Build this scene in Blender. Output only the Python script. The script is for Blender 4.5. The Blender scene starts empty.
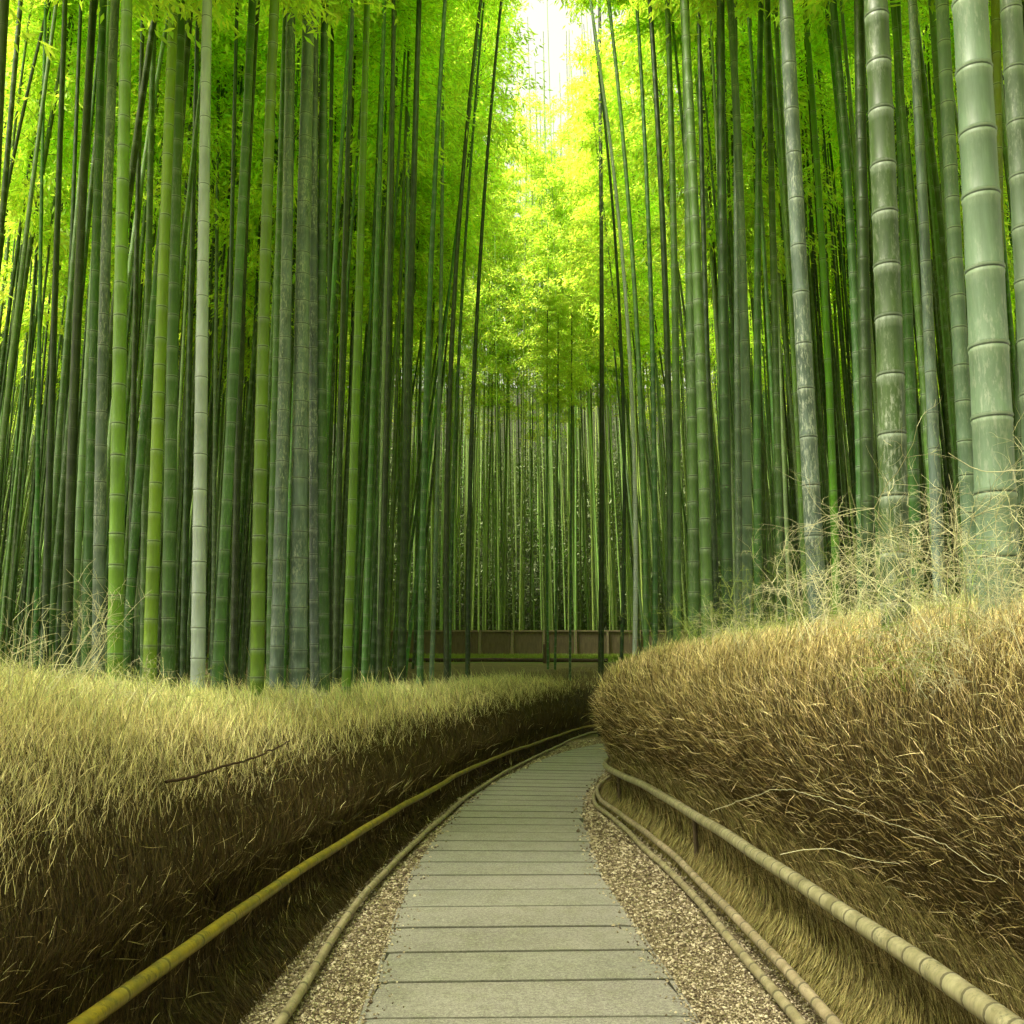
import bpy, math, random
import numpy as np
from mathutils import Vector, Matrix

rng = np.random.default_rng(7)
random.seed(7)
SC = bpy.context.scene
COL = SC.collection

HAZE = 0.0
# ------------------------------------------------------------------ camera
F = 950.0
PITCH = math.atan(143.0 / F)
EYE = 1.6
cd = bpy.data.cameras.new("camera")
cam = bpy.data.objects.new("camera", cd)
COL.objects.link(cam)
cam.location = (0, 0, EYE)
cam.rotation_euler = (math.pi / 2 + PITCH, 0, 0)
cd.sensor_width = 36
cd.lens = F / 1024 * 36
cd.clip_start = 0.05
cd.clip_end = 1500
SC.camera = cam


def ray(px, row):
    """direction with y = 1"""
    u = (px - 512) / F
    v = (512 - row) / F
    cy, sy = math.cos(PITCH), math.sin(PITCH)
    d = np.array([u, cy - v * sy, sy + v * cy])
    return d / d[1]


def at_depth(px, row, dist):
    d = ray(px, row)
    return np.array([d[0] * dist, dist, EYE + d[2] * dist])


SLOPE = 0.0297


def plane_z(y):
    y = np.asarray(y, float)
    return -SLOPE * np.clip(y, -20, 30) - 0.004 * np.clip(y - 30, 0, 20)


def on_plane(px, row, h=0.0):
    d = ray(px, row)
    t = (EYE - h) / (-d[2] - SLOPE)
    return np.array([d[0] * t, t])


# ------------------------------------------------------------------ helpers
def catmull(pts, step=0.1):
    P = np.array(pts, float)
    P = np.vstack([2 * P[0] - P[1], P, 2 * P[-1] - P[-2]])
    out = []
    for i in range(1, len(P) - 2):
        p0, p1, p2, p3 = P[i - 1], P[i], P[i + 1], P[i + 2]
        n = max(2, int(np.linalg.norm(p2 - p1) / step))
        t = np.linspace(0, 1, n, endpoint=False)[:, None]
        out.append(0.5 * ((2 * p1) + (-p0 + p2) * t + (2 * p0 - 5 * p1 + 4 * p2 - p3) * t ** 2
                          + (-p0 + 3 * p1 - 3 * p2 + p3) * t ** 3))
    out.append(P[-2][None])
    C = np.vstack(out)
    return resample(C, step)


def resample(C, step):
    s = np.concatenate([[0], np.cumsum(np.linalg.norm(np.diff(C, axis=0), axis=1))])
    n = int(s[-1] / step) + 1
    q = np.linspace(0, s[-1], n)
    return np.stack([np.interp(q, s, C[:, k]) for k in range(C.shape[1])], 1)


class Curve:
    def __init__(self, pts, step=0.1):
        self.C = catmull(pts, step)
        self.s = np.concatenate([[0], np.cumsum(np.linalg.norm(np.diff(self.C, axis=0), axis=1))])
        T = np.gradient(self.C, axis=0)
        k = 9
        ker = np.ones(k) / k
        for a in range(T.shape[1]):
            T[:, a] = np.convolve(np.pad(T[:, a], k // 2, mode='edge'), ker, mode='valid')
        self.T = T / np.linalg.norm(T[:, :2], axis=1)[:, None]
        self.L = self.s[-1]

    def at(self, s):
        return np.stack([np.interp(s, self.s, self.C[:, k]) for k in range(self.C.shape[1])], -1)

    def tan(self, s):
        t = np.stack([np.interp(s, self.s, self.T[:, k]) for k in range(2)], -1)
        return t / np.linalg.norm(t, axis=-1)[..., None]


def mesh_np(name, V, Q, mats, smooth=False, attr=None, mat_idx=None):
    """V (n,3), Q (m,4) or list of (m,k) arrays"""
    me = bpy.data.meshes.new(name)
    V = np.ascontiguousarray(V, dtype=np.float32)
    if not isinstance(Q, (list, tuple)):
        Q = [Q]
    Q = [np.asarray(q, dtype=np.int32) for q in Q if len(q)]
    loops = np.concatenate([q.ravel() for q in Q])
    tot = np.concatenate([np.full(len(q), q.shape[1], np.int32) for q in Q])
    start = np.concatenate([[0], np.cumsum(tot)[:-1]]).astype(np.int32)
    me.vertices.add(len(V))
    me.vertices.foreach_set("co", V.ravel())
    me.loops.add(len(loops))
    me.loops.foreach_set("vertex_index", loops)
    me.polygons.add(len(tot))
    me.polygons.foreach_set("loop_start", start)
    me.polygons.foreach_set("loop_total", tot)
    me.polygons.foreach_set("use_smooth", np.full(len(tot), smooth, dtype=bool))
    if mat_idx is not None:
        me.polygons.foreach_set("material_index", np.asarray(mat_idx, np.int32))
    me.update(calc_edges=True)
    if attr:
        for k, a in attr.items():
            at = me.attributes.new(k, 'FLOAT', 'POINT')
            at.data.foreach_set("value", np.asarray(a, np.float32))
    for m in (mats if isinstance(mats, (list, tuple)) else [mats]):
        me.materials.append(m)
    return me


def link(name, me, parent=None):
    o = bpy.data.objects.new(name, me)
    COL.objects.link(o)
    if parent:
        o.parent = parent
    return o


def tag(o, label=None, cat=None, group=None, kind=None):
    if label: o['label'] = label
    if cat: o['category'] = cat
    if group: o['group'] = group
    if kind: o['kind'] = kind
    return o


def root(name, loc, label, cat, group=None):
    o = bpy.data.objects.new(name, None)
    o.empty_display_size = 0.2
    COL.objects.link(o)
    o.location = loc
    return tag(o, label, cat, group)


def norm(a):
    return a / np.maximum(np.linalg.norm(a, axis=-1, keepdims=True), 1e-9)


# ------------------------------------------------------------------ materials
class NT:
    def __init__(self, name):
        self.m = bpy.data.materials.new(name)
        self.m.use_nodes = True
        self.t = self.m.node_tree
        self.t.nodes.clear()
        self.out = self.n('ShaderNodeOutputMaterial')

    def n(self, kind, **kw):
        nd = self.t.nodes.new(kind)
        for k, v in kw.items():
            if k in ('inp',):
                for a, b in v.items():
                    nd.inputs[a].default_value = b
            else:
                setattr(nd, k, v)
        return nd

    def l(self, a, b):
        self.t.links.new(a, b)

    def val(self, x, sock):
        if hasattr(x, 'is_linked') or isinstance(x, bpy.types.NodeSocket):
            self.l(x, sock)
        else:
            sock.default_value = x

    def math(self, op, a, b=0.0, c=0.0, clamp=False):
        nd = self.n('ShaderNodeMath', operation=op)
        nd.use_clamp = clamp
        self.val(a, nd.inputs[0]); self.val(b, nd.inputs[1]); self.val(c, nd.inputs[2])
        return nd.outputs[0]

    def mix(self, f, a, b, mode='MIX'):
        nd = self.n('ShaderNodeMix', data_type='RGBA', blend_type=mode)
        self.val(f, nd.inputs[0])
        for x, s in ((a, nd.inputs[6]), (b, nd.inputs[7])):
            if isinstance(x, tuple):
                s.default_value = (*x, 1)
            else:
                self.l(x, s)
        return nd.outputs[2]

    def noise(self, scale, detail=3, vec=None, rough=0.6):
        nd = self.n('ShaderNodeTexNoise')
        nd.inputs['Scale'].default_value = scale
        nd.inputs['Detail'].default_value = detail
        nd.inputs['Roughness'].default_value = rough
        if vec is not None: self.l(vec, nd.inputs['Vector'])
        return nd.outputs['Fac']

    def mapped(self, scale, loc=None):
        tc = self.n('ShaderNodeTexCoord')
        mp = self.n('ShaderNodeMapping')
        mp.inputs['Scale'].default_value = scale
        self.l(tc.outputs['Object'], mp.inputs['Vector'])
        if loc is not None: self.l(loc, mp.inputs['Location'])
        return mp.outputs[0]

    def ramp(self, x, lo, hi, a=0.0, b=1.0):
        nd = self.n('ShaderNodeMapRange')
        nd.clamp = True
        self.val(x, nd.inputs[0])
        for i, v in enumerate((lo, hi, a, b)): nd.inputs[i + 1].default_value = v
        return nd.outputs[0]

    def principled(self, col, rough, normal=None, spec=0.4):
        p = self.n('ShaderNodeBsdfPrincipled')
        if isinstance(col, tuple): p.inputs['Base Color'].default_value = (*col, 1)
        else: self.l(col, p.inputs['Base Color'])
        self.val(rough, p.inputs['Roughness'])
        p.inputs['Specular IOR Level'].default_value = spec
        if normal is not None: self.l(normal, p.inputs['Normal'])
        self.l(p.outputs[0], self.out.inputs[0])
        return p

    def bump(self, h, strength=0.3, dist=0.01):
        b = self.n('ShaderNodeBump')
        b.inputs['Strength'].default_value = strength
        b.inputs['Distance'].default_value = dist
        self.l(h, b.inputs['Height'])
        return b.outputs[0]


def culm_mat(name, col, col2, bloom=(0.30, 0.36, 0.28), bloom_amt=0.6, mottle=0.25, mott_col=(0.30, 0.34, 0.26),
             ring=(0.02, 0.03, 0.012), rough=0.42, island=False, obj_var=0.25, spec=0.35, gw=1.0):
    t = NT(name)
    at = t.n('ShaderNodeAttribute', attribute_name='nodev')
    fr = t.math('FRACT', at.outputs['Fac'])
    if island:
        g = t.n('ShaderNodeNewGeometry').outputs['Random Per Island']
    else:
        g = t.n('ShaderNodeObjectInfo').outputs['Random']
    comb = t.n('ShaderNodeCombineXYZ')
    t.l(t.math('MULTIPLY', g, 37.0), comb.inputs[0])
    t.l(t.math('MULTIPLY', g, 91.0), comb.inputs[1])
    v1 = t.mapped((9, 9, 1.3), comb.outputs[0])
    v2 = t.mapped((60, 60, 14), comb.outputs[0])
    n1 = t.noise(1.0, 5, v1, 0.7)
    n5 = t.noise(1.0, 4, t.mapped((110, 110, 2.5), comb.outputs[0]), 0.7)
    n2 = t.noise(1.0, 5, v2, 0.75)
    c = t.mix(t.ramp(t.math('ADD', t.math('MULTIPLY', n1, 0.85), t.math('MULTIPLY', n5, 0.15)), 0.38, 0.62), col, col2)
    # per culm variation
    hsv = t.n('ShaderNodeHueSaturation')
    t.l(t.math('ADD', t.math('MULTIPLY', g, 0.05), 0.475), hsv.inputs['Hue'])
    t.l(t.math('ADD', t.math('MULTIPLY', t.math('FRACT', t.math('MULTIPLY', g, 7.31)), obj_var * 2), 1 - obj_var), hsv.inputs['Value'])
    t.l(c, hsv.inputs['Color'])
    c = hsv.outputs['Color']
    # random internode tone
    fl = t.n('ShaderNodeTexWhiteNoise', noise_dimensions='2D')
    cb = t.n('ShaderNodeCombineXYZ')
    t.l(t.math('FLOOR', at.outputs['Fac']), cb.inputs[0]); t.l(g, cb.inputs[1]); t.l(cb.outputs[0], fl.inputs['Vector'])
    c = t.mix(t.ramp(fl.outputs['Value'], 0, 1, 0.0, 0.28), c, col2)
    # lichen speckle, waxy bloom just below every node, pale scar line and dark groove
    mo = t.math('MULTIPLY', t.ramp(n2, 0.50, 0.64), t.ramp(t.noise(1.0, 3, t.mapped((4, 4, 0.8), comb.outputs[0])), 0.4, 0.62))
    c = t.mix(t.math('MULTIPLY', mo, mottle * 2.6, clamp=True), c, mott_col)
    bl = t.math('MULTIPLY', t.ramp(fr, 0.80, 0.975), t.ramp(n2, 0.30, 0.62, 0.35, 1.0))
    c = t.mix(t.math('MULTIPLY', bl, bloom_amt * 0.75), c, bloom)
    scar = t.math('MULTIPLY', t.ramp(fr, 0.018, 0.024), t.ramp(fr, 0.05, 0.06, 1, 0))
    c = t.mix(t.math('MULTIPLY', scar, 0.38), c, bloom)
    groove = t.math('MAXIMUM', t.ramp(fr, 0.014 * gw, 0.022 * gw, 1, 0), t.ramp(fr, 1 - 0.008 * gw, 1 - 0.003 * gw))
    c = t.mix(t.math('MULTIPLY', groove, 0.75), c, ring)
    rg = t.math('ADD', t.math('MULTIPLY', n2, 0.3), rough - 0.12)
    t.principled(c, rg, t.bump(n2, 0.12, 0.004), spec)
    return t.m


M = {}
M['bright'] = culm_mat('culm_bright', (0.125, 0.26, 0.010), (0.08, 0.165, 0.014), bloom_amt=0.35, mottle=0.05)
M['green'] = culm_mat('culm_green', (0.062, 0.155, 0.028), (0.036, 0.09, 0.022), bloom_amt=0.45, mottle=0.12)
M['grey'] = culm_mat('culm_grey', (0.14, 0.20, 0.165), (0.05, 0.08, 0.058), mottle=0.5)
M['speckled'] = culm_mat('culm_speckled', (0.06, 0.115, 0.03), (0.032, 0.065, 0.02), bloom=(0.27, 0.33, 0.25), bloom_amt=1.0, mottle=0.3)
M['silver'] = culm_mat('culm_silver', (0.42, 0.50, 0.47), (0.25, 0.32, 0.26), bloom=(0.42, 0.5, 0.42), mottle=0.3)
M['pale'] = culm_mat('culm_pale', (0.125, 0.20, 0.125), (0.075, 0.125, 0.07), bloom=(0.30, 0.38, 0.25), mottle=0.22)
M['dark'] = culm_mat('culm_dark', (0.028, 0.062, 0.012), (0.014, 0.030, 0.008), bloom=(0.12, 0.16, 0.09), bloom_amt=0.35, mottle=0.06)
M['yellow'] = culm_mat('culm_yellow', (0.20, 0.22, 0.02), (0.12, 0.15, 0.02), bloom_amt=0.3, mottle=0.1)
M['mixed'] = culm_mat('culm_mixed', (0.070, 0.17, 0.026), (0.030, 0.07, 0.016), bloom_amt=0.5, mottle=0.2, obj_var=0.6)
M['mixed_pale'] = culm_mat('culm_mixed_pale', (0.15, 0.24, 0.09), (0.09, 0.15, 0.06), bloom_amt=0.5, mottle=0.3, obj_var=0.45)
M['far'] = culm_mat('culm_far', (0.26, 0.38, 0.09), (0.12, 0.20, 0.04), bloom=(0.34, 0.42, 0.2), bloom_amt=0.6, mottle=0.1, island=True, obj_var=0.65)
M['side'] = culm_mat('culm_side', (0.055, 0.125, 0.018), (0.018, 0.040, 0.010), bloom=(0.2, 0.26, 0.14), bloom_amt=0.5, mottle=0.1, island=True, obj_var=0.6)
M['rail_yellow'] = culm_mat('rail_yellow', (0.30, 0.25, 0.015), (0.13, 0.12, 0.02), bloom=(0.34, 0.33, 0.12), bloom_amt=0.25,
                            mottle=0.5, mott_col=(0.06, 0.065, 0.02), ring=(0.05, 0.045, 0.01), obj_var=0.1, gw=2.2)
M['rail_grey'] = culm_mat('rail_grey', (0.40, 0.35, 0.22), (0.20, 0.17, 0.09), bloom=(0.42, 0.41, 0.28), bloom_amt=0.3,
                          mottle=0.5, mott_col=(0.13, 0.13, 0.07), ring=(0.05, 0.042, 0.02), obj_var=0.1, gw=4.0)


def leaf_mat(name, dif, trn, var=0.35, gloss=0.06, hue=0.05):
    t = NT(name)
    g = t.n('ShaderNodeNewGeometry').outputs['Random Per Island']
    oi = t.n('ShaderNodeObjectInfo').outputs['Random']
    def vary(c):
        h = t.n('ShaderNodeHueSaturation')
        h.inputs['Color'].default_value = (*c, 1)
        t.l(t.math('ADD', t.math('MULTIPLY', t.math('FRACT', t.math('MULTIPLY', g, 5.7)), hue), 0.5 - hue * 0.6), h.inputs['Hue'])
        vv = t.math('ADD', t.math('MULTIPLY', g, var * 2), 1 - var)
        vv = t.math('MULTIPLY', vv, t.math('ADD', t.math('MULTIPLY', oi, 0.3), 0.85))
        t.l(vv, h.inputs['Value'])
        return h.outputs[0]
    d = t.n('ShaderNodeBsdfDiffuse'); t.l(vary(dif), d.inputs[0])
    tr = t.n('ShaderNodeBsdfTranslucent'); t.l(vary(trn), tr.inputs[0])
    m1 = t.n('ShaderNodeAddShader'); t.l(d.outputs[0], m1.inputs[0]); t.l(tr.outputs[0], m1.inputs[1])
    gl = t.n('ShaderNodeBsdfGlossy'); gl.inputs['Roughness'].default_value = 0.45
    gl.inputs['Color'].default_value = (0.6, 0.7, 0.4, 1)
    m2 = t.n('ShaderNodeMixShader'); m2.inputs[0].default_value = gloss
    t.l(m1.outputs[0], m2.inputs[1]); t.l(gl.outputs[0], m2.inputs[2])
    t.l(m2.outputs[0], t.out.inputs[0])
    return t.m


M['leaf'] = leaf_mat('bamboo_leaf', (0.16, 0.24, 0.03), (0.52, 0.66, 0.07))
M['under'] = leaf_mat('undergrowth_leaf', (0.018, 0.034, 0.006), (0.02, 0.04, 0.004))
M['moss'] = leaf_mat('moss_blade', (0.10, 0.15, 0.02), (0.08, 0.12, 0.01))
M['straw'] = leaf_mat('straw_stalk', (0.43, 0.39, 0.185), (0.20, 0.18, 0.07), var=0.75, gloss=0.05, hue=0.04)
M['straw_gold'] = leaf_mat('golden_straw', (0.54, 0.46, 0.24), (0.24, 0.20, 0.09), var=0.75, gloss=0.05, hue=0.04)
M['straw_green'] = leaf_mat('green_straw', (0.34, 0.37, 0.15), (0.17, 0.19, 0.06), var=0.6, gloss=0.05, hue=0.05)
M['brush'] = leaf_mat('brushwood', (0.060, 0.042, 0.015), (0.014, 0.010, 0.003), var=0.75, gloss=0.03, hue=0.03)  # brown twigs, tone darkened to include the shade on the lower hedge faces
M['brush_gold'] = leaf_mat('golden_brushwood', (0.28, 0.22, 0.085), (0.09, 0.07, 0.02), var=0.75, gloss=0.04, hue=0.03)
M['olive'] = leaf_mat('olive_brushwood', (0.24, 0.21, 0.08), (0.05, 0.04, 0.01), var=0.7, gloss=0.03, hue=0.04)
M['twig'] = leaf_mat('dry_twig', (0.48, 0.47, 0.28), (0.06, 0.05, 0.02), var=0.35, gloss=0.05, hue=0.04)
M['twig_green'] = leaf_mat('green_twig', (0.20, 0.26, 0.06), (0.06, 0.08, 0.02), var=0.35, gloss=0.05, hue=0.04)


def simple_mat(name, a, b, scale, rough=0.85, bump=0.4, dist=0.01, detail=6, sc=(1, 1, 1)):
    t = NT(name)
    v = t.mapped(sc)
    n1 = t.noise(scale, detail, v)
    n2 = t.noise(scale * 7, 4, v, 0.7)
    f = t.math('ADD', t.math('MULTIPLY', n1, 0.65), t.math('MULTIPLY', n2, 0.35))
    c = t.mix(t.ramp(f, 0.36, 0.64), a, b)
    t.principled(c, rough, t.bump(n2, bump, dist), 0.25)
    return t.m


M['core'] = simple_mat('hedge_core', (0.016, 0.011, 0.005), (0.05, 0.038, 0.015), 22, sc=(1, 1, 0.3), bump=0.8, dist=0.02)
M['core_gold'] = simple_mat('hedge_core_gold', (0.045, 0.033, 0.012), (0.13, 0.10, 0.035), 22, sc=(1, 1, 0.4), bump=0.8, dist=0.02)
M['board'] = simple_mat('weathered_board', (0.08, 0.066, 0.036), (0.14, 0.115, 0.06), 5, sc=(3, 3, 0.6))
M['post'] = simple_mat('dark_post', (0.06, 0.045, 0.025), (0.12, 0.09, 0.05), 9, sc=(3, 3, 0.5))
M['cap'] = simple_mat('pale_board', (0.15, 0.125, 0.075), (0.25, 0.21, 0.12), 9, sc=(0.5, 3, 3))
M['stick'] = simple_mat('dark_stick', (0.03, 0.018, 0.008), (0.08, 0.05, 0.02), 30)
M['log'] = simple_mat('dark_log', (0.03, 0.02, 0.012), (0.07, 0.05, 0.03), 9)


def ground_mat():
    t = NT('forest_floor')
    tc = t.n('ShaderNodeTexCoord')
    sep = t.n('ShaderNodeSeparateXYZ'); t.l(tc.outputs['Object'], sep.inputs[0])
    n1 = t.noise(2.2, 6, tc.outputs['Object'])
    n2 = t.noise(26, 5, tc.outputs['Object'], 0.75)
    c = t.mix(t.ramp(n1, 0.35, 0.65), (0.13, 0.115, 0.055), (0.20, 0.175, 0.085))
    c = t.mix(t.ramp(n2, 0.42, 0.62), c, (0.055, 0.042, 0.02))
    n3 = t.noise(0.8, 4, tc.outputs['Object'])
    moss = t.math('MULTIPLY', t.ramp(t.math('ADD', sep.outputs[1], t.math('MULTIPLY', n3, 3.0)), 36.6, 37.6),
                  t.ramp(sep.outputs[1], 41.8, 42.0, 1, 0))
    c = t.mix(t.math('MULTIPLY', moss, 0.8), c, (0.09, 0.14, 0.025))
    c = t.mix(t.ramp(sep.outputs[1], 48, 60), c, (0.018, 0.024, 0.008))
    t.principled(c, 0.95, t.bump(n2, 0.7, 0.03), 0.15)
    return t.m


M['ground'] = ground_mat()


def slab_mat():
    t = NT('stone_slab')
    tc = t.n('ShaderNodeTexCoord')
    o = tc.outputs['Object']
    g = t.n('ShaderNodeNewGeometry').outputs['Random Per Island']
    n1 = t.noise(1.3, 5, o)
    n2 = t.noise(48, 5, o, 0.85)
    n3 = t.noise(140, 3, o, 0.85)
    n4 = t.noise(6, 5, o)
    c = t.mix(t.ramp(n1, 0.35, 0.65), (0.200, 0.185, 0.172), (0.265, 0.245, 0.225))
    c = t.mix(t.ramp(g, 0, 1, 0, 0.35), c, (0.19, 0.20, 0.16))
    c = t.mix(t.ramp(n4, 0.46, 0.66, 0, 0.5), c, (0.15, 0.145, 0.10))
    grain = t.math('ADD', t.math('MULTIPLY', n2, 0.5), t.math('MULTIPLY', n3, 0.5))
    c = t.mix(t.ramp(grain, 0.42, 0.49, 0.75, 0), c, (0.09, 0.095, 0.07))
    c = t.mix(t.ramp(grain, 0.51, 0.58, 0, 0.7), c, (0.42, 0.42, 0.34))
    t.principled(c, 0.8, t.bump(grain, 0.5, 0.006), 0.3)
    return t.m


M['slab'] = slab_mat()
M['slab_edge'] = simple_mat('slab_dark_edge', (0.05, 0.048, 0.035), (0.14, 0.14, 0.11), 60)  # edge faces kept darker so the joints show as dark lines
M['joint'] = simple_mat('joint_dirt', (0.012, 0.011, 0.008), (0.045, 0.04, 0.025), 40)


def pebble_mat():
    t = NT('pebble')
    g = t.n('ShaderNodeNewGeometry').outputs['Random Per Island']
    r = t.n('ShaderNodeValToRGB')
    t.l(g, r.inputs[0])
    e = r.color_ramp.elements
    e[0].color = (0.07, 0.05, 0.028, 1); e[1].position = 1.0; e[1].color = (0.62, 0.55, 0.40, 1)
    for p, cc in ((0.25, (0.12, 0.09, 0.05)), (0.5, (0.24, 0.20, 0.12)), (0.75, (0.40, 0.34, 0.22))):
        el = e.new(p); el.color = (*cc, 1)
    t.principled(r.outputs[0], 0.7, None, 0.35)
    return t.m


M['pebble'] = pebble_mat()
M['gravel_base'] = simple_mat('gravel_base', (0.12, 0.095, 0.05), (0.27, 0.22, 0.12), 60, bump=0.8, dist=0.01)

# ------------------------------------------------------------------ curves of the place
path_c = Curve([(0.1, -8), (0.1, 0), (0.09, 4.5), (0.02, 6.5), (-0.04, 9.2), (0.15, 13), (0.52, 15.9), (1.15, 19.3),
                (1.95, 22.7), (3.1, 26), (5, 29.5), (9, 33), (16, 35)])
PW = 0.81


def with_h(pts, h):
    return [tuple(on_plane(px, r, h)) for px, r in pts]


lr_up = [(85, 1024), (200, 945), (300, 875), (400, 812), (480, 766), (540, 742), (588, 727)]
hl = np.linspace(0.42, 0.25, len(lr_up))
L_up = [tuple(on_plane(px, r, h)) for (px, r), h in zip(lr_up, hl)]
L_up = [(L_up[0][0] - 0.05, -4.0), (L_up[0][0] - 0.05, 0.5)] + L_up + [(4.6, 32.3), (8.6, 35.6), (16, 37.6)]
R_up = with_h([(1010, 1024), (900, 950), (800, 884), (700, 818), (640, 784), (610, 769)], 0.5)
R_up = [(R_up[0][0] + 0.02, -4.0), (R_up[0][0] + 0.02, 0.5)] + R_up + [(1.35, 14.0), (1.80, 16.2), (2.45, 19.3), (3.25, 22.2),
                                                                        (4.3, 25.2), (6.2, 28.2), (10, 31.3), (16, 32.8)]
cLu, cRu = Curve(L_up), Curve(R_up)
_s = np.linspace(0, cLu.L, 30)
_c, _t = cLu.at(_s), cLu.tan(_s)
_g = np.interp(_c[:, 1], [0, 4, 6, 8, 10, 14, 30], [0.45, 0.44, 0.31, 0.22, 0.17, 0.14, 0.14])
_s2 = np.linspace(0, cRu.L, 30)
_c2, _t2 = cRu.at(_s2), cRu.tan(_s2)
_n2 = np.stack([_t2[:, 1], -_t2[:, 0]], 1)
cR1 = Curve([tuple(p) for p in _c2 - _n2 * np.interp(_c2[:, 1], [0, 4, 6, 8, 30], [0.21, 0.21, 0.16, 0.14, 0.13])[:, None]])
cR2 = Curve([tuple(p) for p in _c2 - _n2 * np.interp(_c2[:, 1], [0, 4, 6, 9, 13, 30], [0.30, 0.30, 0.25, 0.24, 0.19, 0.22])[:, None]])
cLl = Curve([tuple(p) for p in _c + np.stack([_t[:, 1], -_t[:, 0]], 1) * _g[:, None]])


def side_dist(x, y, curve, sign):
    """signed distance outward of a curve, sign -1 = left curve (outward is -normal)"""
    C = curve.C[::3]; T = curve.T[::3]
    out = np.empty(len(x))
    for a in range(0, len(x), 4000):
        dx = x[a:a + 4000, None] - C[None, :, 0]; dy = y[a:a + 4000, None] - C[None, :, 1]
        d2 = dx * dx + dy * dy
        k = d2.argmin(1); r = np.arange(len(k))
        cr = dx[r, k] * T[k, 1] - dy[r, k] * T[k, 0]      # >0 : right of the curve
        out[a:a + 4000] = np.sqrt(d2[r, k]) * np.sign(cr) * sign
    return out


def sstep(x, a, b):
    t = np.clip((x - a) / (b - a), 0, 1)
    return t * t * (3 - 2 * t)


def bank_z(x, y):
    x = np.asarray(x, float); y = np.asarray(y, float)
    z = np.maximum(0.25, -0.15 + 0.041 * np.clip(y, -10, 42.7)) + 0.05 * np.clip(y - 43.5, 0, 16) + 0.62 * np.clip(y - 58, 0, 60)
    return z + 0.06 * np.sin(x * 0.7 + y * 0.3) * np.sin(y * 0.45 - x * 0.2) * sstep(-y, -39, -30)


def ground_z(x, y):
    x = np.atleast_1d(np.asarray(x, float)); y = np.atleast_1d(np.asarray(y, float))
    dl = side_dist(x, y, cLu, -1)
    dr = side_dist(x, y, cRu, 1)
    d = np.maximum(dl, dr)
    f = sstep(d, 0.3, 1.5)
    pz = plane_z(y) - 0.03
    return pz * (1 - f) + bank_z(x, y) * f


# ------------------------------------------------------------------ ground
def grid(xs, ys, zf):
    X, Y = np.meshgrid(xs, ys)
    Z = zf(X.ravel(), Y.ravel())
    V = np.stack([X.ravel(), Y.ravel(), Z], 1)
    nx, ny = len(xs), len(ys)
    i = np.arange(nx * ny).reshape(ny, nx)
    Q = np.stack([i[:-1, :-1], i[:-1, 1:], i[1:, 1:], i[1:, :-1]], -1).reshape(-1, 4)
    return V, Q


xs = np.concatenate([np.linspace(-400, -30, 12), np.arange(-28, -4, 1.0), np.arange(-4, 8, 0.2), np.arange(8, 28, 1.0), np.linspace(30, 400, 12)])
ys = np.concatenate([np.linspace(-100, -6, 8), np.arange(-5, 44, 0.25), np.arange(44, 100, 1.5), np.linspace(102, 500, 14)])
V, Q = grid(xs, ys, ground_z)
tag(link('ground', mesh_np('ground', V, Q, M['ground'], True)), 'brown forest floor under the bamboo', kind='structure')

# path bed, gravel verges, slabs
def ribbon(curve_or_fn, s0, s1, step, offs, zadd, mat, name, jitter=0.0):
    S = np.arange(s0, s1, step)
    C = path_c.at(S); T = path_c.tan(S)
    N = np.stack([T[:, 1], -T[:, 0]], 1)
    rows = []
    for k, o in enumerate(offs):
        P = C + N * (o + (jitter * (np.sin(S * 3.1 + k) + np.sin(S * 7.7 + 2 * k)) if jitter else 0))
        rows.append(np.column_stack([P, plane_z(P[:, 1]) + zadd]))
    V = np.stack(rows, 1).reshape(-1, 3)
    i = np.arange(len(V)).reshape(len(S), len(offs))
    Q = np.stack([i[:-1, :-1], i[:-1, 1:], i[1:, 1:], i[1:, :-1]], -1).reshape(-1, 4)
    return link(name, mesh_np(name, V, Q, mat, True))


tag(ribbon(None, 2, path_c.L - 1, 0.25, np.linspace(-2.1, 2.1, 15), 0.002, M['gravel_base'], 'gravel_path_edge'),
    'pale gravel strips along both sides of the path', kind='structure')
tag(ribbon(None, 2, path_c.L - 1, 0.25, [-0.79, 0, 0.79], 0.0125, M['joint'], 'path_bed'), 'dark earth in the joints of the path', kind='structure')

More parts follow.
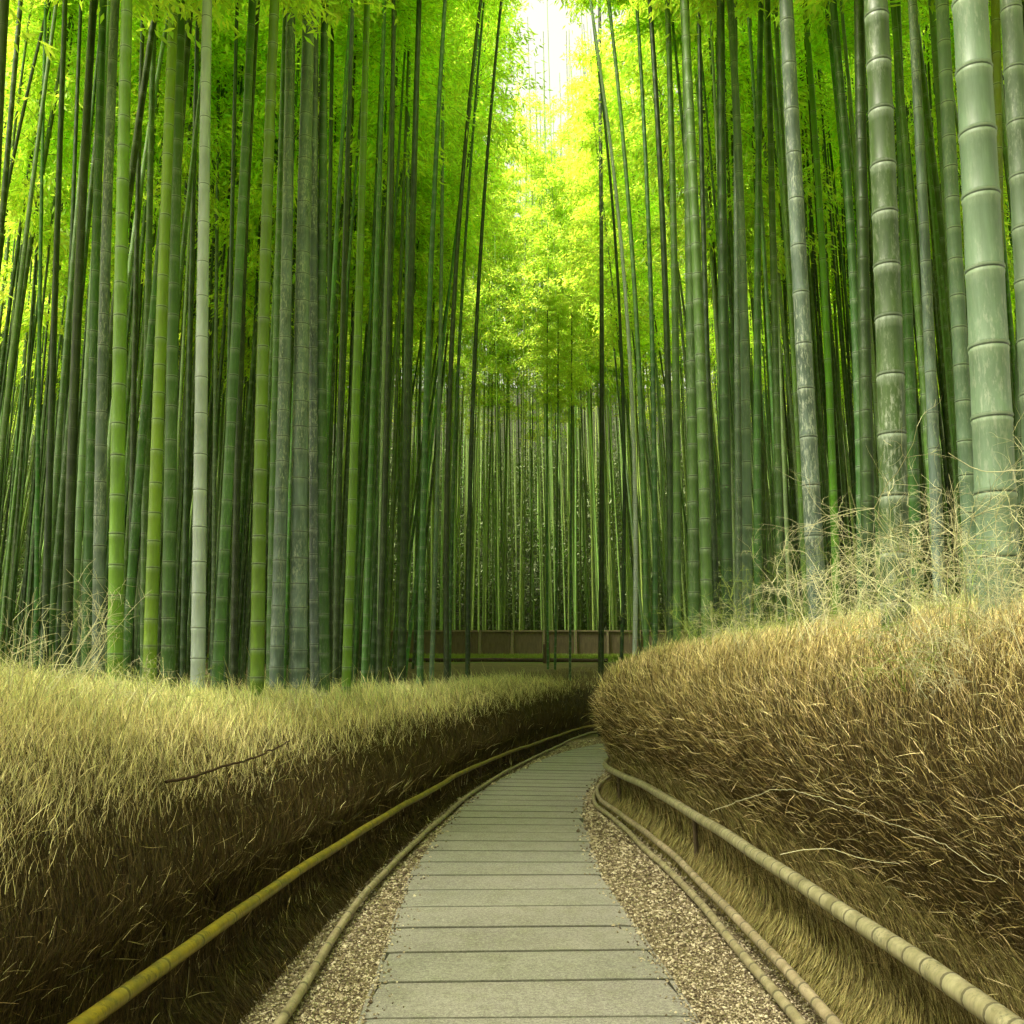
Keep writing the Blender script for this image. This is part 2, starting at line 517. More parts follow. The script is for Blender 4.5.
# slabs: one mesh, each slab a slightly bevelled block across the path
SL = 0.58
S0 = 8 + on_plane(512, 1021)[1] - 8 * SL
vs, qs = [], []
base = 0
s = S0 - int(S0 / SL - 2) * SL
while s < path_c.L - 2:
    wy = float(path_c.at(np.array([s]))[0, 1])
    gp = 0.003 + 0.0005 * max(0, wy)
    ed = 0.003 + 0.0013 * max(0, wy)
    a, b = s + gp, s + SL - gp
    tilt = random.uniform(-0.003, 0.003)
    up = 0.016 + random.uniform(0, 0.004)
    nx = 17
    ring = []
    jl, jr = random.uniform(-.012, .012), random.uniform(-.012, .012)
    for (sa, dz) in ((a, -0.02), (a, -0.004), (a + ed, 0), (b - ed, 0), (b, -0.004), (b, -0.02)):
        ss = np.full(nx, sa)
        o = np.linspace(-PW + jl, PW + jr, nx)
        ss = ss + (np.sin(o * 37 + s * 9) + np.sin(o * 83 + s * 5)) * 0.0016 * (1 if sa in (a, b) else 0.5)
        C = path_c.at(ss); T = path_c.tan(ss); N = np.stack([T[:, 1], -T[:, 0]], 1)
        P = C + N * o[:, None]
        z = plane_z(P[:, 1]) + up + dz + tilt * (sa - s) / SL
        edge = np.ones(nx) * 0; edge[0] = edge[-1] = -0.004
        ring.append(np.column_stack([P, z + edge]))
    R = np.stack(ring)
    i = np.arange(6 * nx).reshape(6, nx) + base
    vs.append(R.reshape(-1, 3))
    qs.append(np.stack([i[:-1, :-1], i[:-1, 1:], i[1:, 1:], i[1:, :-1]], -1).reshape(-1, 4)[:, ::-1])
    base += 6 * nx
    s += SL
tag(link('stone_path', mesh_np('stone_path', np.vstack(vs), np.vstack(qs)[:, ::-1], [M['slab'], M['slab_edge']], False, mat_idx=np.tile(np.repeat([1, 1, 0, 1, 1], 16), len(qs)))),
    'grey green stone slab path curving away', kind='structure')


# pebbles, importance sampled towards the camera
def pebbles(n, name):
    y = 1.0 + 3.0 * (1 / (1 - rng.random(n) * 0.965) - 1) * 0.33
    y = 2.6 + (y - 1.0)
    y = y[y < 29]
    n = len(y)
    S = np.interp(y, path_c.C[:, 1], path_c.s)
    C = path_c.at(S); T = path_c.tan(S); N = np.stack([T[:, 1], -T[:, 0]], 1)
    side = rng.random(n) < 0.5
    inner = PW - 0.03 + np.abs(rng.normal(0, 0.0, n))
    lo = np.where(side, -1.75, PW - 0.02)
    hi = np.where(side, -PW + 0.02, 1.75)
    o = lo + (hi - lo) * rng.random(n)
    stray = rng.random(n) < 0.012
    o = np.where(stray, np.sign(o) * (PW - np.abs(rng.normal(0, 0.07, n))), o)
    P = C + N * o[:, None]
    # keep inside the rails
    keep = (side_dist(P[:, 0], P[:, 1], cLu, -1) < 0.03) & (side_dist(P[:, 0], P[:, 1], cRu, 1) < 0.03)
    P, o = P[keep], o[keep]
    n = len(P)
    r = rng.uniform(0.004, 0.0095, n) * np.clip(P[:, 1] / 6, 0.9, 2.2)
    r = np.where(rng.random(n) < 0.05, r * 1.7, r)
    on_slab = np.abs(o) < PW - 0.01
    z = plane_z(P[:, 1]) + np.where(on_slab, 0.018, 0.006) + r * 0.3
    ctr = np.column_stack([P, z])
    unit = np.array([[1, 0, 0], [0, 1, 0], [-1, 0, 0], [0, -1, 0], [0, 0, .75], [0, 0, -.75]], float)
    ang = rng.uniform(0, 6.28, n)
    ca, sa = np.cos(ang), np.sin(ang)
    st = rng.uniform(0.6, 1.5, n)
    v = unit[None] * np.stack([r * st, r / st, r], 1)[:, None, :] + rng.normal(0, 0.15, (n, 6, 3)) * r[:, None, None]
    x = v[..., 0] * ca[:, None] - v[..., 1] * sa[:, None]
    yv = v[..., 0] * sa[:, None] + v[..., 1] * ca[:, None]
    V = np.stack([x, yv, v[..., 2]], -1) + ctr[:, None]
    f = np.array([[0, 1, 4], [1, 2, 4], [2, 3, 4], [3, 0, 4], [1, 0, 5], [2, 1, 5], [3, 2, 5], [0, 3, 5]])
    Q = (np.arange(n)[:, None, None] * 6 + f[None]).reshape(-1, 3)
    o = link(name, mesh_np(name, V.reshape(-1, 3), Q, M['pebble']))
    tag(o, 'coarse tan gravel scattered beside the slabs', 'gravel', kind='stuff')


pebbles(150000, 'gravel')


# ------------------------------------------------------------------ tubes (rails, sticks)
def tube(P, R, sides, nodev=None, cap=True):
    """P (n,3) R (n) -> V,Q,attr"""
    T = norm(np.gradient(P, axis=0))
    ref = np.array([0, 0, 1.0]) if abs(T[0][2]) < 0.8 else np.array([1.0, 0, 0])
    A = norm(np.cross(T, ref)); B = np.cross(A, T)
    th = np.linspace(0, 2 * math.pi, sides, endpoint=False)
    V = P[:, None] + R[:, None, None] * (np.cos(th)[None, :, None] * A[:, None] + np.sin(th)[None, :, None] * B[:, None])
    n = len(P)
    i = np.arange(n * sides).reshape(n, sides)
    j = np.roll(i, -1, axis=1)
    Q = np.stack([i[:-1], j[:-1], j[1:], i[1:]], -1).reshape(-1, 4)
    at = np.repeat(nodev if nodev is not None else np.zeros(n), sides)
    V = V.reshape(-1, 3)
    return V, Q, at


def noded_profile(L, r0, r1, spacing_fn, seed, swell=0.035):
    """returns stations along the length, radii, node values"""
    rr = random.Random(seed)
    z = 0.0
    st, rad, nv = [], [], []
    k = 0
    while z < L:
        d = spacing_fn(z) * rr.uniform(0.88, 1.12)
        d = min(d, L - z + 0.05)
        r = r0 + (r1 - r0) * (z / L)
        rb = r0 + (r1 - r0) * min(1, (z + d) / L)
        c = min(0.010, d * 0.036)
        for fz, fr, vv in ((0.0, 0.965, 0.0), (c / d, 1.0 + swell, 0.036), (2.4 * c / d, 1.0, 0.08), (0.5, 0.985, 0.5), (1 - 2.5 * c / d, 1.0, 0.93),
                           (1 - 0.8 * c / d, 1.0 + swell * 0.6, 0.982)):
            st.append(z + d * fz); rad.append((r + (rb - r) * fz) * fr); nv.append(k + vv)
        z += d; k += 1
    st = np.array(st); o = np.argsort(st, kind='stable')
    return st[o], np.array(rad)[o], np.array(nv)[o]


def pole(curve, s0, s1, h, r0, r1, mat, name, parent, spacing=0.33, sides=12, wob=0.005, seed=1, hfn=None, origin=(0, 0, 0)):
    st, rad, nv = noded_profile(s1 - s0, r0, r1, lambda z: spacing, seed)
    S = np.clip(s0 + st, 0, curve.L)
    C = curve.at(S)
    hh = h if hfn is None else hfn(S)
    z = plane_z(C[:, 1]) + hh + wob * np.sin(S * 1.3 + seed) + wob * 0.6 * np.sin(S * 3.7 + seed * 2)
    C = C + (wob * np.sin(S * 1.9 + seed * 3))[:, None] * np.array([[1, 0]])
    V, Q, a = tube(np.column_stack([C, z]) - np.array(origin), rad, sides, nv)
    me = mesh_np(name, V, Q, mat, True, {'nodev': a})
    return link(name, me, parent)


def box_mesh(name, sx, sy, sz, mat, bev=0.006):
    import bmesh
    bm = bmesh.new()
    bmesh.ops.create_cube(bm, size=1)
    for v in bm.verts:
        v.co = Vector((v.co.x * sx, v.co.y * sy, (v.co.z + 0.5) * sz))
    bmesh.ops.bevel(bm, geom=bm.edges[:], offset=bev, segments=2, affect='EDGES')
    me = bpy.data.meshes.new(name); bm.to_mesh(me); bm.free()
    me.materials.append(mat)
    return me


def post_mesh(name, r, h, mat, seed=0):
    zz = np.array([0, 0.1 * h, 0.5 * h, 0.9 * h, h - 0.01, h, h]); rr = np.array([1.05, 1.0, 0.97, 0.96, 0.95, 0.85, 0.01]) * r
    P = np.column_stack([0.006 * np.sin(zz * 9 + seed), 0 * zz, zz])
    V, Q, a = tube(P, rr, 9)
    return mesh_np(name, V, Q, mat, True, {'nodev': a})


def s_at_y(curve, y):
    return float(np.interp(y, curve.C[:, 1], curve.s))


hLfn = lambda S: np.interp(cLu.at(S)[:, 1], [3.4, 27], [0.42, 0.25])
fl = root('rail_fence', (-1.6, 3.0, 0), 'low fence with yellow green bamboo rail at the foot of the dark brushwood hedge', 'fence')
oL = (-1.6, 3.0, 0)
pole(cLu, s_at_y(cLu, 0.6), cLu.L - 2, 0, 0.034, 0.024, M['rail_yellow'], 'top_rail', fl, spacing=0.42, sides=14, hfn=hLfn, origin=oL, seed=3)
pole(cLl, s_at_y(cLl, 0.6), cLl.L - 2, 0.06, 0.026, 0.026, M['rail_grey'], 'bottom_rail', fl, spacing=0.4, origin=oL, seed=5)['label'] = 'greyish lower rail lying on the gravel edge'
for i, y in enumerate([14, 16, 18, 20, 22, 24, 26]):
    c = cLu.at(s_at_y(cLu, y))
    o = link('post', post_mesh('post', 0.022, 0.43, M['post'], i), fl)
    o.location = (c[0] - oL[0] - 0.052, c[1] - oL[1], float(plane_z(c[1])) - 0.08)
fr = root('rail_fence', (1.6, 3.0, 0), 'low fence with thick pale grey bamboo rails below the golden brushwood hedge', 'fence')
oR = (1.6, 3.0, 0)
hRfn = lambda S: np.interp(cRu.at(S)[:, 1], [3, 12.5, 14.5, 16], [0.5, 0.5, 0.5, 0.5])
pole(cRu, s_at_y(cRu, 0.6), cRu.L - 2, 0, 0.044, 0.028, M['rail_grey'], 'top_rail', fr, spacing=0.17, sides=14, hfn=hRfn, origin=oR, seed=8)
pole(cR1, s_at_y(cR1, 0.6), cR1.L - 2, 0.12, 0.030, 0.028, M['rail_grey'], 'bottom_rail', fr, spacing=0.21, origin=oR, seed=9)
pole(cR2, s_at_y(cR2, 0.6), cR2.L - 2, 0.05, 0.028, 0.026, M['rail_grey'], 'bottom_rail', fr, spacing=0.24, origin=oR, seed=12)
for i, y in enumerate([8.6, 12.4, 15.6, 18.4, 21.3, 24.2]):
    c = cRu.at(s_at_y(cRu, y))
    o = link('post', post_mesh('post', 0.022, 0.52, M['post'], i), fr)
    o.location = (c[0] - oR[0] + 0.045, c[1] - oR[1], float(plane_z(c[1])) - 0.06)


# ------------------------------------------------------------------ hedges
def strands(P, D, L, W, droop=None, seg=2):
    """thin curved blades. P base (n,3), D unit dir, L length, W width; returns V,Q"""
    n = len(P)
    side = norm(np.cross(D, norm(rng.normal(0, 1, (n, 3)))))
    bend = norm(rng.normal(0, 1, (n, 3))) * 0.32
    if droop is not None: bend = bend + droop
    k = seg + 1
    t = np.linspace(0, 1, k)
    ctr = P[:, None] + D[:, None] * (L[:, None] * t)[..., None] + bend[:, None] * ((L[:, None]) * t ** 2)[..., None]
    w = (W[:, None] * (1 - 0.75 * t))[..., None] * 0.5
    V = np.stack([ctr - side[:, None] * w, ctr + side[:, None] * w], 2).reshape(-1, 3)
    b = np.arange(n)[:, None] * 2 * k
    Q = []
    for j in range(seg):
        Q.append(np.concatenate([b + 2 * j, b + 2 * j + 1, b + 2 * j + 3, b + 2 * j + 2], 1))
    return V, np.stack(Q, 1).reshape(-1, 4)


class Hedge:
    def __init__(self, curve, sign, sec, y0, y1, bump):
        self.c, self.sign, self.bump = curve, sign, bump
        self.flare = None
        self.shift = None
        sec = np.array(sec, float)
        C = Curve(sec, 0.03)
        self.sec = C.C
        self.s0, self.s1 = s_at_y(curve, y0), min(curve.L - 1, y1)
        T = np.gradient(self.sec, axis=0)
        self.secT = norm(T)
        self.n = len(self.sec)

    def hscale(self, S):
        return np.ones(np.shape(S))

    def point(self, S, U):
        """S along, U in 0..1 round the section"""
        C = self.c.at(S); T = self.c.tan(S)
        N = np.stack([T[:, 1], -T[:, 0]], 1) * self.sign
        idx = U * (self.n - 1)
        k = np.arange(self.n)
        o = np.interp(idx, k, self.sec[:, 0]); h = np.interp(idx, k, self.sec[:, 1])
        to = np.interp(idx, k, self.secT[:, 0]); th = np.interp(idx, k, self.secT[:, 1])
        hs = self.hscale(S)
        o = np.where(o < 0.05, 0.05 + (o - 0.05) * self.flare(S), o) if self.flare else o
        bp = self.bump * (np.sin(S * 1.7 + U * 5) * 0.5 + np.sin(S * 4.1 - U * 9 + 1) * 0.3 + np.sin(S * 9.3 + U * 17) * 0.2) * np.clip(U * 3 - 0.6, 0, 1)
        no, nh = -th, to           # outward surface normal in the section plane (towards path/up)
        o2 = o + no * bp; h2 = h * hs + nh * bp
        P = np.column_stack([C + N * o2[:, None], plane_z(C[:, 1]) + h2])
        up = np.column_stack([N * to[:, None], th * hs])
        nr = np.column_stack([N * no[:, None], nh])
        fw = np.column_stack([T, np.full(len(T), -SLOPE)])
        return P, norm(up), norm(nr), fw

    def core(self, name, mat, parent, origin, inset=0.05, split=None):
        S = np.arange(self.s0, self.s1, 0.12)
        U = np.linspace(0, 1, 40)
        SS, UU = np.meshgrid(S, U, indexing='ij')
        P, up, nr, fw = self.point(SS.ravel(), UU.ravel())
        P = P - nr * inset - np.array(origin)
        i = np.arange(len(P)).reshape(len(S), len(U))
        Q = np.stack([i[:-1, :-1], i[:-1, 1:], i[1:, 1:], i[1:, :-1]], -1).reshape(-1, 4)
        mi = None
        mats = [mat]
        if split is not None:
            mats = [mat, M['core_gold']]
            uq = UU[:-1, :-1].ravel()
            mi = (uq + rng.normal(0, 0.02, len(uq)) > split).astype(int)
        return link(name, mesh_np(name, P, Q, mats, True, mat_idx=mi), parent)

    def sample(self, n, u0, u1, power=1.7, smin=None):
        S = np.linspace(self.s0, self.s1, 600)
        C = self.c.at(S)
        dist = np.hypot(C[:, 0], C[:, 1]) + 1.0
        w = dist ** -power * np.where(C[:, 1] < 0.6, 0.25, 1)
        cdf = np.concatenate([[0], np.cumsum((w[1:] + w[:-1]) / 2)]); cdf /= cdf[-1]
        s = np.interp(rng.random(n), cdf, S)
        return s, u0 + (u1 - u0) * rng.random(n)


def hedge_strands(hd, n, u0, u1, co, lens, width, mat, name, parent, origin, prob=None, power=1.9, jit=0.22, droop=0.0, shift=None):
    n = int(n * 2.3)
    s, u = hd.sample(n, u0, u1, power)
    us = u + shift(hd.c.at(s)[:, 1]) if shift else u
    if prob is not None:
        k = rng.random(n) < prob(us)
        s, u = s[k], u[k]
    P, up, nr, fw = hd.point(s, u)
    a, b, c = co(u)
    n = len(s)
    D = up * a[:, None] + fw * b[:, None] + nr * c[:, None] + rng.normal(0, jit, (n, 3))
    D = norm(D)
    dist = np.linalg.norm(P - np.array([0, 0, EYE]), axis=1)
    L = rng.uniform(*lens, n) * np.clip(0.32 + dist / 13, 0.4, 1.4)
    W = width * np.clip(dist / 4.2, 0.55, 3.2) * rng.uniform(0.6, 1.4, n)
    P = P - nr * 0.035 - np.array(origin)
    V, Q = strands(P, D, L, W, droop=np.array([0, 0, -droop]))
    return link(name, mesh_np(name, V, Q, mat), parent)


def tangle(hd, n, u0, u1, mat, root_, org):
    hedge_strands(hd, n, u0, u1, lambda u: (0.5 + 0 * u, 0 * u, 0.25 + 0 * u), (0.05, 0.20), 0.0019, M[mat], 'tangled_twigs', root_, org, jit=0.75, power=2.0)


# left hedge
left_sec = [(-0.34, -0.06), (-0.22, 0.03), (0.0, 0.14), (0.09, 0.40), (0.08, 0.56), (0.17, 0.74), (0.42, 1.02), (0.80, 1.30), (1.2, 1.46), (1.6, 1.48), (2.0, 1.25), (2.3, 0.6)]
HL = Hedge(cLu, -1, left_sec, -1.5, 40, 0.035)
HL.hscale = lambda S: np.interp(HL.c.at(S)[..., 1], [0, 4, 6.5, 10, 16, 24, 30], [1.18, 1.16, 1.03, 0.95, 0.97, 1.12, 1.2])
HL.flare = lambda S: np.interp(HL.c.at(S)[..., 1], [3, 7, 11, 16, 26], [1.0, 0.75, 0.4, 0.2, 0.2])
hlroot = root('brushwood_hedge', (-2.5, 6, 0), 'long dark brown brushwood hedge topped by straw, curving behind the yellow green rail', 'hedge')
oh = (-2.5, 6, 0)
lsh = lambda y: np.interp(y, [1, 3.5, 6, 10], [0.07, 0.06, 0.03, 0.0])  # straw begins at the lit edge, so the colour split also carries shade
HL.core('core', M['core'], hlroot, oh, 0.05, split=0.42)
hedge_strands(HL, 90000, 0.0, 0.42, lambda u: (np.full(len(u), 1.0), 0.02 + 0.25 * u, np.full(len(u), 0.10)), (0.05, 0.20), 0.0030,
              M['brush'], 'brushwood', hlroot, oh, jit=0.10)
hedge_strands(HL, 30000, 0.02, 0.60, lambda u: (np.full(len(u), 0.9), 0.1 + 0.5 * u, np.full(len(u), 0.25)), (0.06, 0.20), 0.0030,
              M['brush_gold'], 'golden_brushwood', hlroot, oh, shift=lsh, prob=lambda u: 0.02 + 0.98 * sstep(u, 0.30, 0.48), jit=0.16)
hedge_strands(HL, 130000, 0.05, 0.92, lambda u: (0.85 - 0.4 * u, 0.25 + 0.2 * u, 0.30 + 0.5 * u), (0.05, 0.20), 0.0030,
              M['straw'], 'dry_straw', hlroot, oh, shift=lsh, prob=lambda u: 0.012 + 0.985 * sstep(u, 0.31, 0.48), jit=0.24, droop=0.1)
hedge_strands(HL, 30000, 0.45, 0.92, lambda u: (0.75 - 0.4 * u, 0.25 + 0.25 * u, 0.40 + 0.5 * u), (0.08, 0.28), 0.0030,
              M['straw_green'], 'green_straw', hlroot, oh, prob=lambda u: sstep(u, 0.42, 0.6), jit=0.28, droop=0.1)

hedge_strands(HL, 4000, 0.45, 0.9, lambda u: (0.5 + 0 * u, 0.15 + 0 * u, 0.8 + 0 * u), (0.30, 0.65), 0.0026,
              M['straw'], 'wispy_straw', hlroot, oh, jit=0.35, droop=0.45, power=2.6)

tangle(HL, 11000, 0.34, 0.9, 'straw', hlroot, oh)
tangle(HL, 2500, 0.02, 0.4, 'brush_gold', hlroot, oh)
tangle(HL, 8000, 0.02, 0.4, 'brush', hlroot, oh)

# right hedge
right_sec = [(-0.20, -0.03), (-0.10, 0.05), (0.04, 0.17), (0.09, 0.42), (0.07, 0.65), (-0.02, 0.90), (-0.10, 1.15), (-0.10, 1.40), (0.03, 1.68), (0.30, 1.88), (0.75, 1.98),
             (1.3, 1.95), (1.9, 1.7), (2.4, 1.1)]
HR = Hedge(cRu, 1, right_sec, -1.5, 36, 0.03)
HR.hscale = lambda S: np.interp(HR.c.at(S)[..., 1], [0, 4, 7, 11, 14, 20, 30], [0.99, 1.0, 1.02, 1.04, 0.98, 0.93, 0.9])
rsh = lambda y: np.interp(y, [1, 3.5, 6, 10], [-0.16, -0.14, -0.08, 0.0])
hrroot = root('brushwood_hedge', (2.4, 6, 0), 'tall golden brown bulging brushwood hedge behind the pale grey rail', 'hedge')
orr = (2.4, 6, 0)
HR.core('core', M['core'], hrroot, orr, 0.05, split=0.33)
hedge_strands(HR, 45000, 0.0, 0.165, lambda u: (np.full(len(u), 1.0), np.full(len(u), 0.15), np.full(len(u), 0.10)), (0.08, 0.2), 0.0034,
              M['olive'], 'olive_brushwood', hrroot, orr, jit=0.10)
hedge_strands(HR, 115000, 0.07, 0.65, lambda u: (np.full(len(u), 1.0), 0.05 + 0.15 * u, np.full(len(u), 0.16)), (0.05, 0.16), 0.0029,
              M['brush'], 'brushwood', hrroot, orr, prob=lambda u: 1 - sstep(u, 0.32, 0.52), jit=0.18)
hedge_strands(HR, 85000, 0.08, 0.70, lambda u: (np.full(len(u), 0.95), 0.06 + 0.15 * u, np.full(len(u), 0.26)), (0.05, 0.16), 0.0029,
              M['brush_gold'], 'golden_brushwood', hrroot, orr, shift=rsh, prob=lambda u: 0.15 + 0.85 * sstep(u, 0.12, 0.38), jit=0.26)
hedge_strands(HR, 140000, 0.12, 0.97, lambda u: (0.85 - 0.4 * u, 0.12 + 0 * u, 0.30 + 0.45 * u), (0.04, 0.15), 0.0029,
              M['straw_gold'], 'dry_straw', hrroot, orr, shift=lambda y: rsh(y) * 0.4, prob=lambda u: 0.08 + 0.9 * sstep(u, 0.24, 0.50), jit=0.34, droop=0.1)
hedge_strands(HR, 40000, 0.45, 0.97, lambda u: (0.75 - 0.4 * u, 0.3 + 0 * u, 0.40 + 0.5 * u), (0.08, 0.26), 0.0030,
              M['straw_green'], 'green_straw', hrroot, orr, prob=lambda u: sstep(u, 0.45, 0.75), jit=0.3, droop=0.1)


hedge_strands(HR, 4500, 0.55, 0.92, lambda u: (0.5 + 0 * u, 0.1 + 0 * u, 0.8 + 0 * u), (0.20, 0.5), 0.0024,
              M['straw_green'], 'wispy_straw', hrroot, orr, jit=0.4, droop=0.35, power=2.0)
tangle(HR, 7000, 0.25, 0.95, 'straw', hrroot, orr)
tangle(HR, 8000, 0.05, 0.7, 'brush_gold', hrroot, orr)
tangle(HR, 16000, 0.10, 0.95, 'brush', hrroot, orr)

# ------------------------------------------------------------------ twiggy dry shrubs
def twig_shrub(seed, height, n_stem, spread, r, lean=(0, 0), curl=0.35, depth=3):
    rr = np.random.default_rng(seed)
    vs, qs, base = [], [], 0

    def branch(p, d, L, rad, lev):
        nonlocal base
        n = 7
        pts = [p]; dirs = [d]
        st = L / (n - 1)
        for i in range(n - 1):
            d = d + rr.normal(0, curl * 0.45, 3) + np.array([0, 0, 0.04 if lev == 0 else -0.05])
            d = d / np.linalg.norm(d)
            p = p + d * st
            pts.append(p); dirs.append(d)
        P = np.array(pts)
        R = np.linspace(rad, rad * 0.45, n)
        V, Q, _ = tube(P, R, 3)
        vs.append(V); qs.append(Q + base); base += len(V)
        if lev < depth:
            for i in range(rr.integers(3, 6)):
                k = rr.integers(1, n)
                side = rr.normal(0, 1, 3); side -= side.dot(dirs[k]) * dirs[k]; side /= np.linalg.norm(side)
                nd = dirs[k] * 0.6 + side * 0.8
                branch(pts[k], nd / np.linalg.norm(nd), L * rr.uniform(0.35, 0.6), rad * 0.62, lev + 1)

    for i in range(n_stem):
        a = rr.uniform(0, 6.28); q = rr.uniform(0, spread)
        p = np.array([q * math.cos(a), q * math.sin(a), 0])
        d = np.array([0.35 * math.cos(a) + lean[0], 0.35 * math.sin(a) + lean[1], 1.0]); d /= np.linalg.norm(d)
        branch(p, d, height * rr.uniform(0.6, 1.1), r, 0)
    return np.vstack(vs), np.vstack(qs)


def shrub(px, row_base, dist, h, n, spread, seed, label, lean=(0, 0), mat='twig', r=0.0024, group=None, curl=0.35, depth=3):
    p = at_depth(px, row_base, dist)
    V, Q = twig_shrub(seed, h, n, spread, r, lean, curl, depth)
    o = link('dry_shrub', mesh_np('dry_shrub', V, Q, M[mat]))
    o.location = p
    tag(o, label, 'shrub', group)


shrub(995, 640, 3.9, 0.72, 12, 0.30, 1, 'pale tangled dry shrub in front of the widest pale bamboo', (-0.1, 0))
shrub(935, 645, 4.2, 0.66, 12, 0.30, 2, 'pale tangled dry shrub between the two widest green bamboos', (-0.15, 0))
shrub(860, 640, 4.8, 0.55, 12, 0.32, 3, 'dry curly twigs rising before the wide mottled dark green bamboo', (0.05, 0), 'twig')
shrub(775, 640, 6.0, 0.50, 11, 0.35, 4, 'low greenish twigs at the foot of the blue grey bamboo', (0.05, 0), 'twig_green')
shrub(825, 635, 5.4, 0.55, 11, 0.35, 14, 'yellowish twigs beside the leaning blue grey bamboo foot', (0.0, 0), 'twig')
shrub(710, 645, 7.8, 0.45, 10, 0.4, 5, 'sparse green twigs at the crest of the golden hedge', (0.1, 0), 'twig_green')
shrub(680, 655, 10.5, 0.42, 9, 0.5, 31, 'thin green sprigs where the golden hedge crest begins to fall', (0.1, 0), 'twig_green')
shrub(740, 650, 7.0, 0.42, 9, 0.4, 32, 'thin straw sprigs at the foot of the straight blackish bamboo', (0.1, 0), 'twig')
shrub(55, 670, 4.9, 0.38, 8, 0.3, 33, 'pale dry stems at the foot of the dark bamboos on the far left', (0.3, 0), 'twig', curl=0.2, depth=2)
shrub(30, 690, 4.6, 0.50, 7, 0.25, 6, 'arching pale dry stems over the dark hedge at the left picture edge', (0.35, 0.1), 'twig', curl=0.16, depth=2)
shrub(105, 705, 5.6, 0.30, 9, 0.3, 7, 'curled dry grass tuft before the grey bamboo by the long hedge', (0.2, 0), 'twig', curl=0.4)
shrub(150, 715, 6.2, 0.28, 8, 0.3, 8, 'small green sprout of twigs before the two bright green bamboos', (0.1, 0), 'twig_green')
shrub(300, 715, 9.0, 0.28, 9, 0.45, 9, 'thin pale twigs in front of the broad mottled grey bamboo', (0.1, 0), 'twig')


shrub(1015, 690, 3.3, 0.45, 10, 0.3, 21, 'dry shrub sticking out of the golden hedge at the right picture edge', (-0.1, 0))
shrub(965, 700, 3.6, 0.40, 9, 0.3, 22, 'low tangle of pale twigs under the widest pale bamboo', (-0.2, 0), 'twig')
shrub(905, 690, 4.0, 0.45, 9, 0.3, 23, 'low greenish tangle under the wide dark green bamboo', (-0.1, 0), 'twig_green')

# long loose twigs lying on the hedges
def loose_twig(p_list, r, label, mat='twig', seed=0):
    P = np.array([at_depth(*p) for p in p_list])
    C = catmull(P, 0.02)
    rr = np.random.default_rng(seed)
    C = C + np.cumsum(rr.normal(0, 0.0022, C.shape), axis=0)
    o0 = C[0].copy()
    V, Q, _ = tube(C - o0, np.linspace(r, r * 0.5, len(C)), 5)
    o = link('loose_twig', mesh_np('loose_twig', V, Q, M[mat], True))
    o.location = o0
    tag(o, label, 'twig')


# ------------------------------------------------------------------ bamboo crowns
def crown_mesh(name, H, seed, leaves=70, bl=1.6, leaf=0.15, mat=None, nodes=30):
    rr = np.random.default_rng(seed)
    P, D, Wd, Ls = [], [], [], []
    bv, bq, base = [], [], 0
    for i in range(nodes):
        f = (i + rr.random()) / nodes
        h = H * f
        for b in range(2):
            a = rr.uniform(0, 6.283)
            L = bl * (1 - 0.65 * f ** 1.6) * rr.uniform(0.55, 1.15) * (0.5 + 0.5 * min(1, f * 6))
            out = np.array([math.cos(a), math.sin(a), 0])
            t = rr.beta(1.6, 1.1, leaves) * 1.0
            drop = rr.uniform(0.35, 0.75)
            ctr = out[None] * (L * t)[:, None] + np.array([0, 0, 1.0])[None] * (L * (0.55 * t - drop * t ** 2))[:, None] + np.array([0, 0, h])
            ctr += rr.normal(0, 0.10, (leaves, 3)) * (0.5 + t[:, None])
            d = out[None] * 0.7 + np.array([0, 0, -0.55])[None] + rr.normal(0, 0.55, (leaves, 3))
            P.append(ctr); D.append(norm(d))
            tt = np.linspace(0, 1, 5)
            bp = out[None] * (L * tt)[:, None] + np.array([0, 0, 1.0])[None] * (L * (0.55 * tt - drop * tt ** 2))[:, None] + np.array([0, 0, h])
            V, Q, _ = tube(bp, np.linspace(0.007, 0.003, 5), 3)
            bv.append(V); bq.append(Q + base); base += len(V)
    P = np.vstack(P); D = np.vstack(D); n = len(P)
    side = norm(np.cross(D, norm(np.array([0, 0, 1.0]) + rr.normal(0, 0.6, (n, 3)))))
    Lf = leaf * rr.uniform(0.6, 1.25, n)
    W = Lf * 0.13
    mid = P + D * (Lf * 0.4)[:, None]
    V = np.stack([P, mid + side * W[:, None], P + D * Lf[:, None], mid - side * W[:, None]], 1).reshape(-1, 3)
    Q = np.arange(n * 4).reshape(n, 4)
    return V, Q, np.vstack(bv), np.vstack(bq)


CROWNS = []
for k in range(7):
    V, Q, bv, bq = crown_mesh('crown', 9.5, 100 + k, leaves=135, bl=1.8, leaf=0.18, nodes=40)
    allV = np.vstack([V, bv]); allQ = np.vstack([Q, bq + len(V)])
    mi = np.concatenate([np.zeros(len(Q), int), np.ones(len(bq), int)])
    CROWNS.append(mesh_np('crown', allV, allQ, [M['leaf'], M['green']], mat_idx=mi))


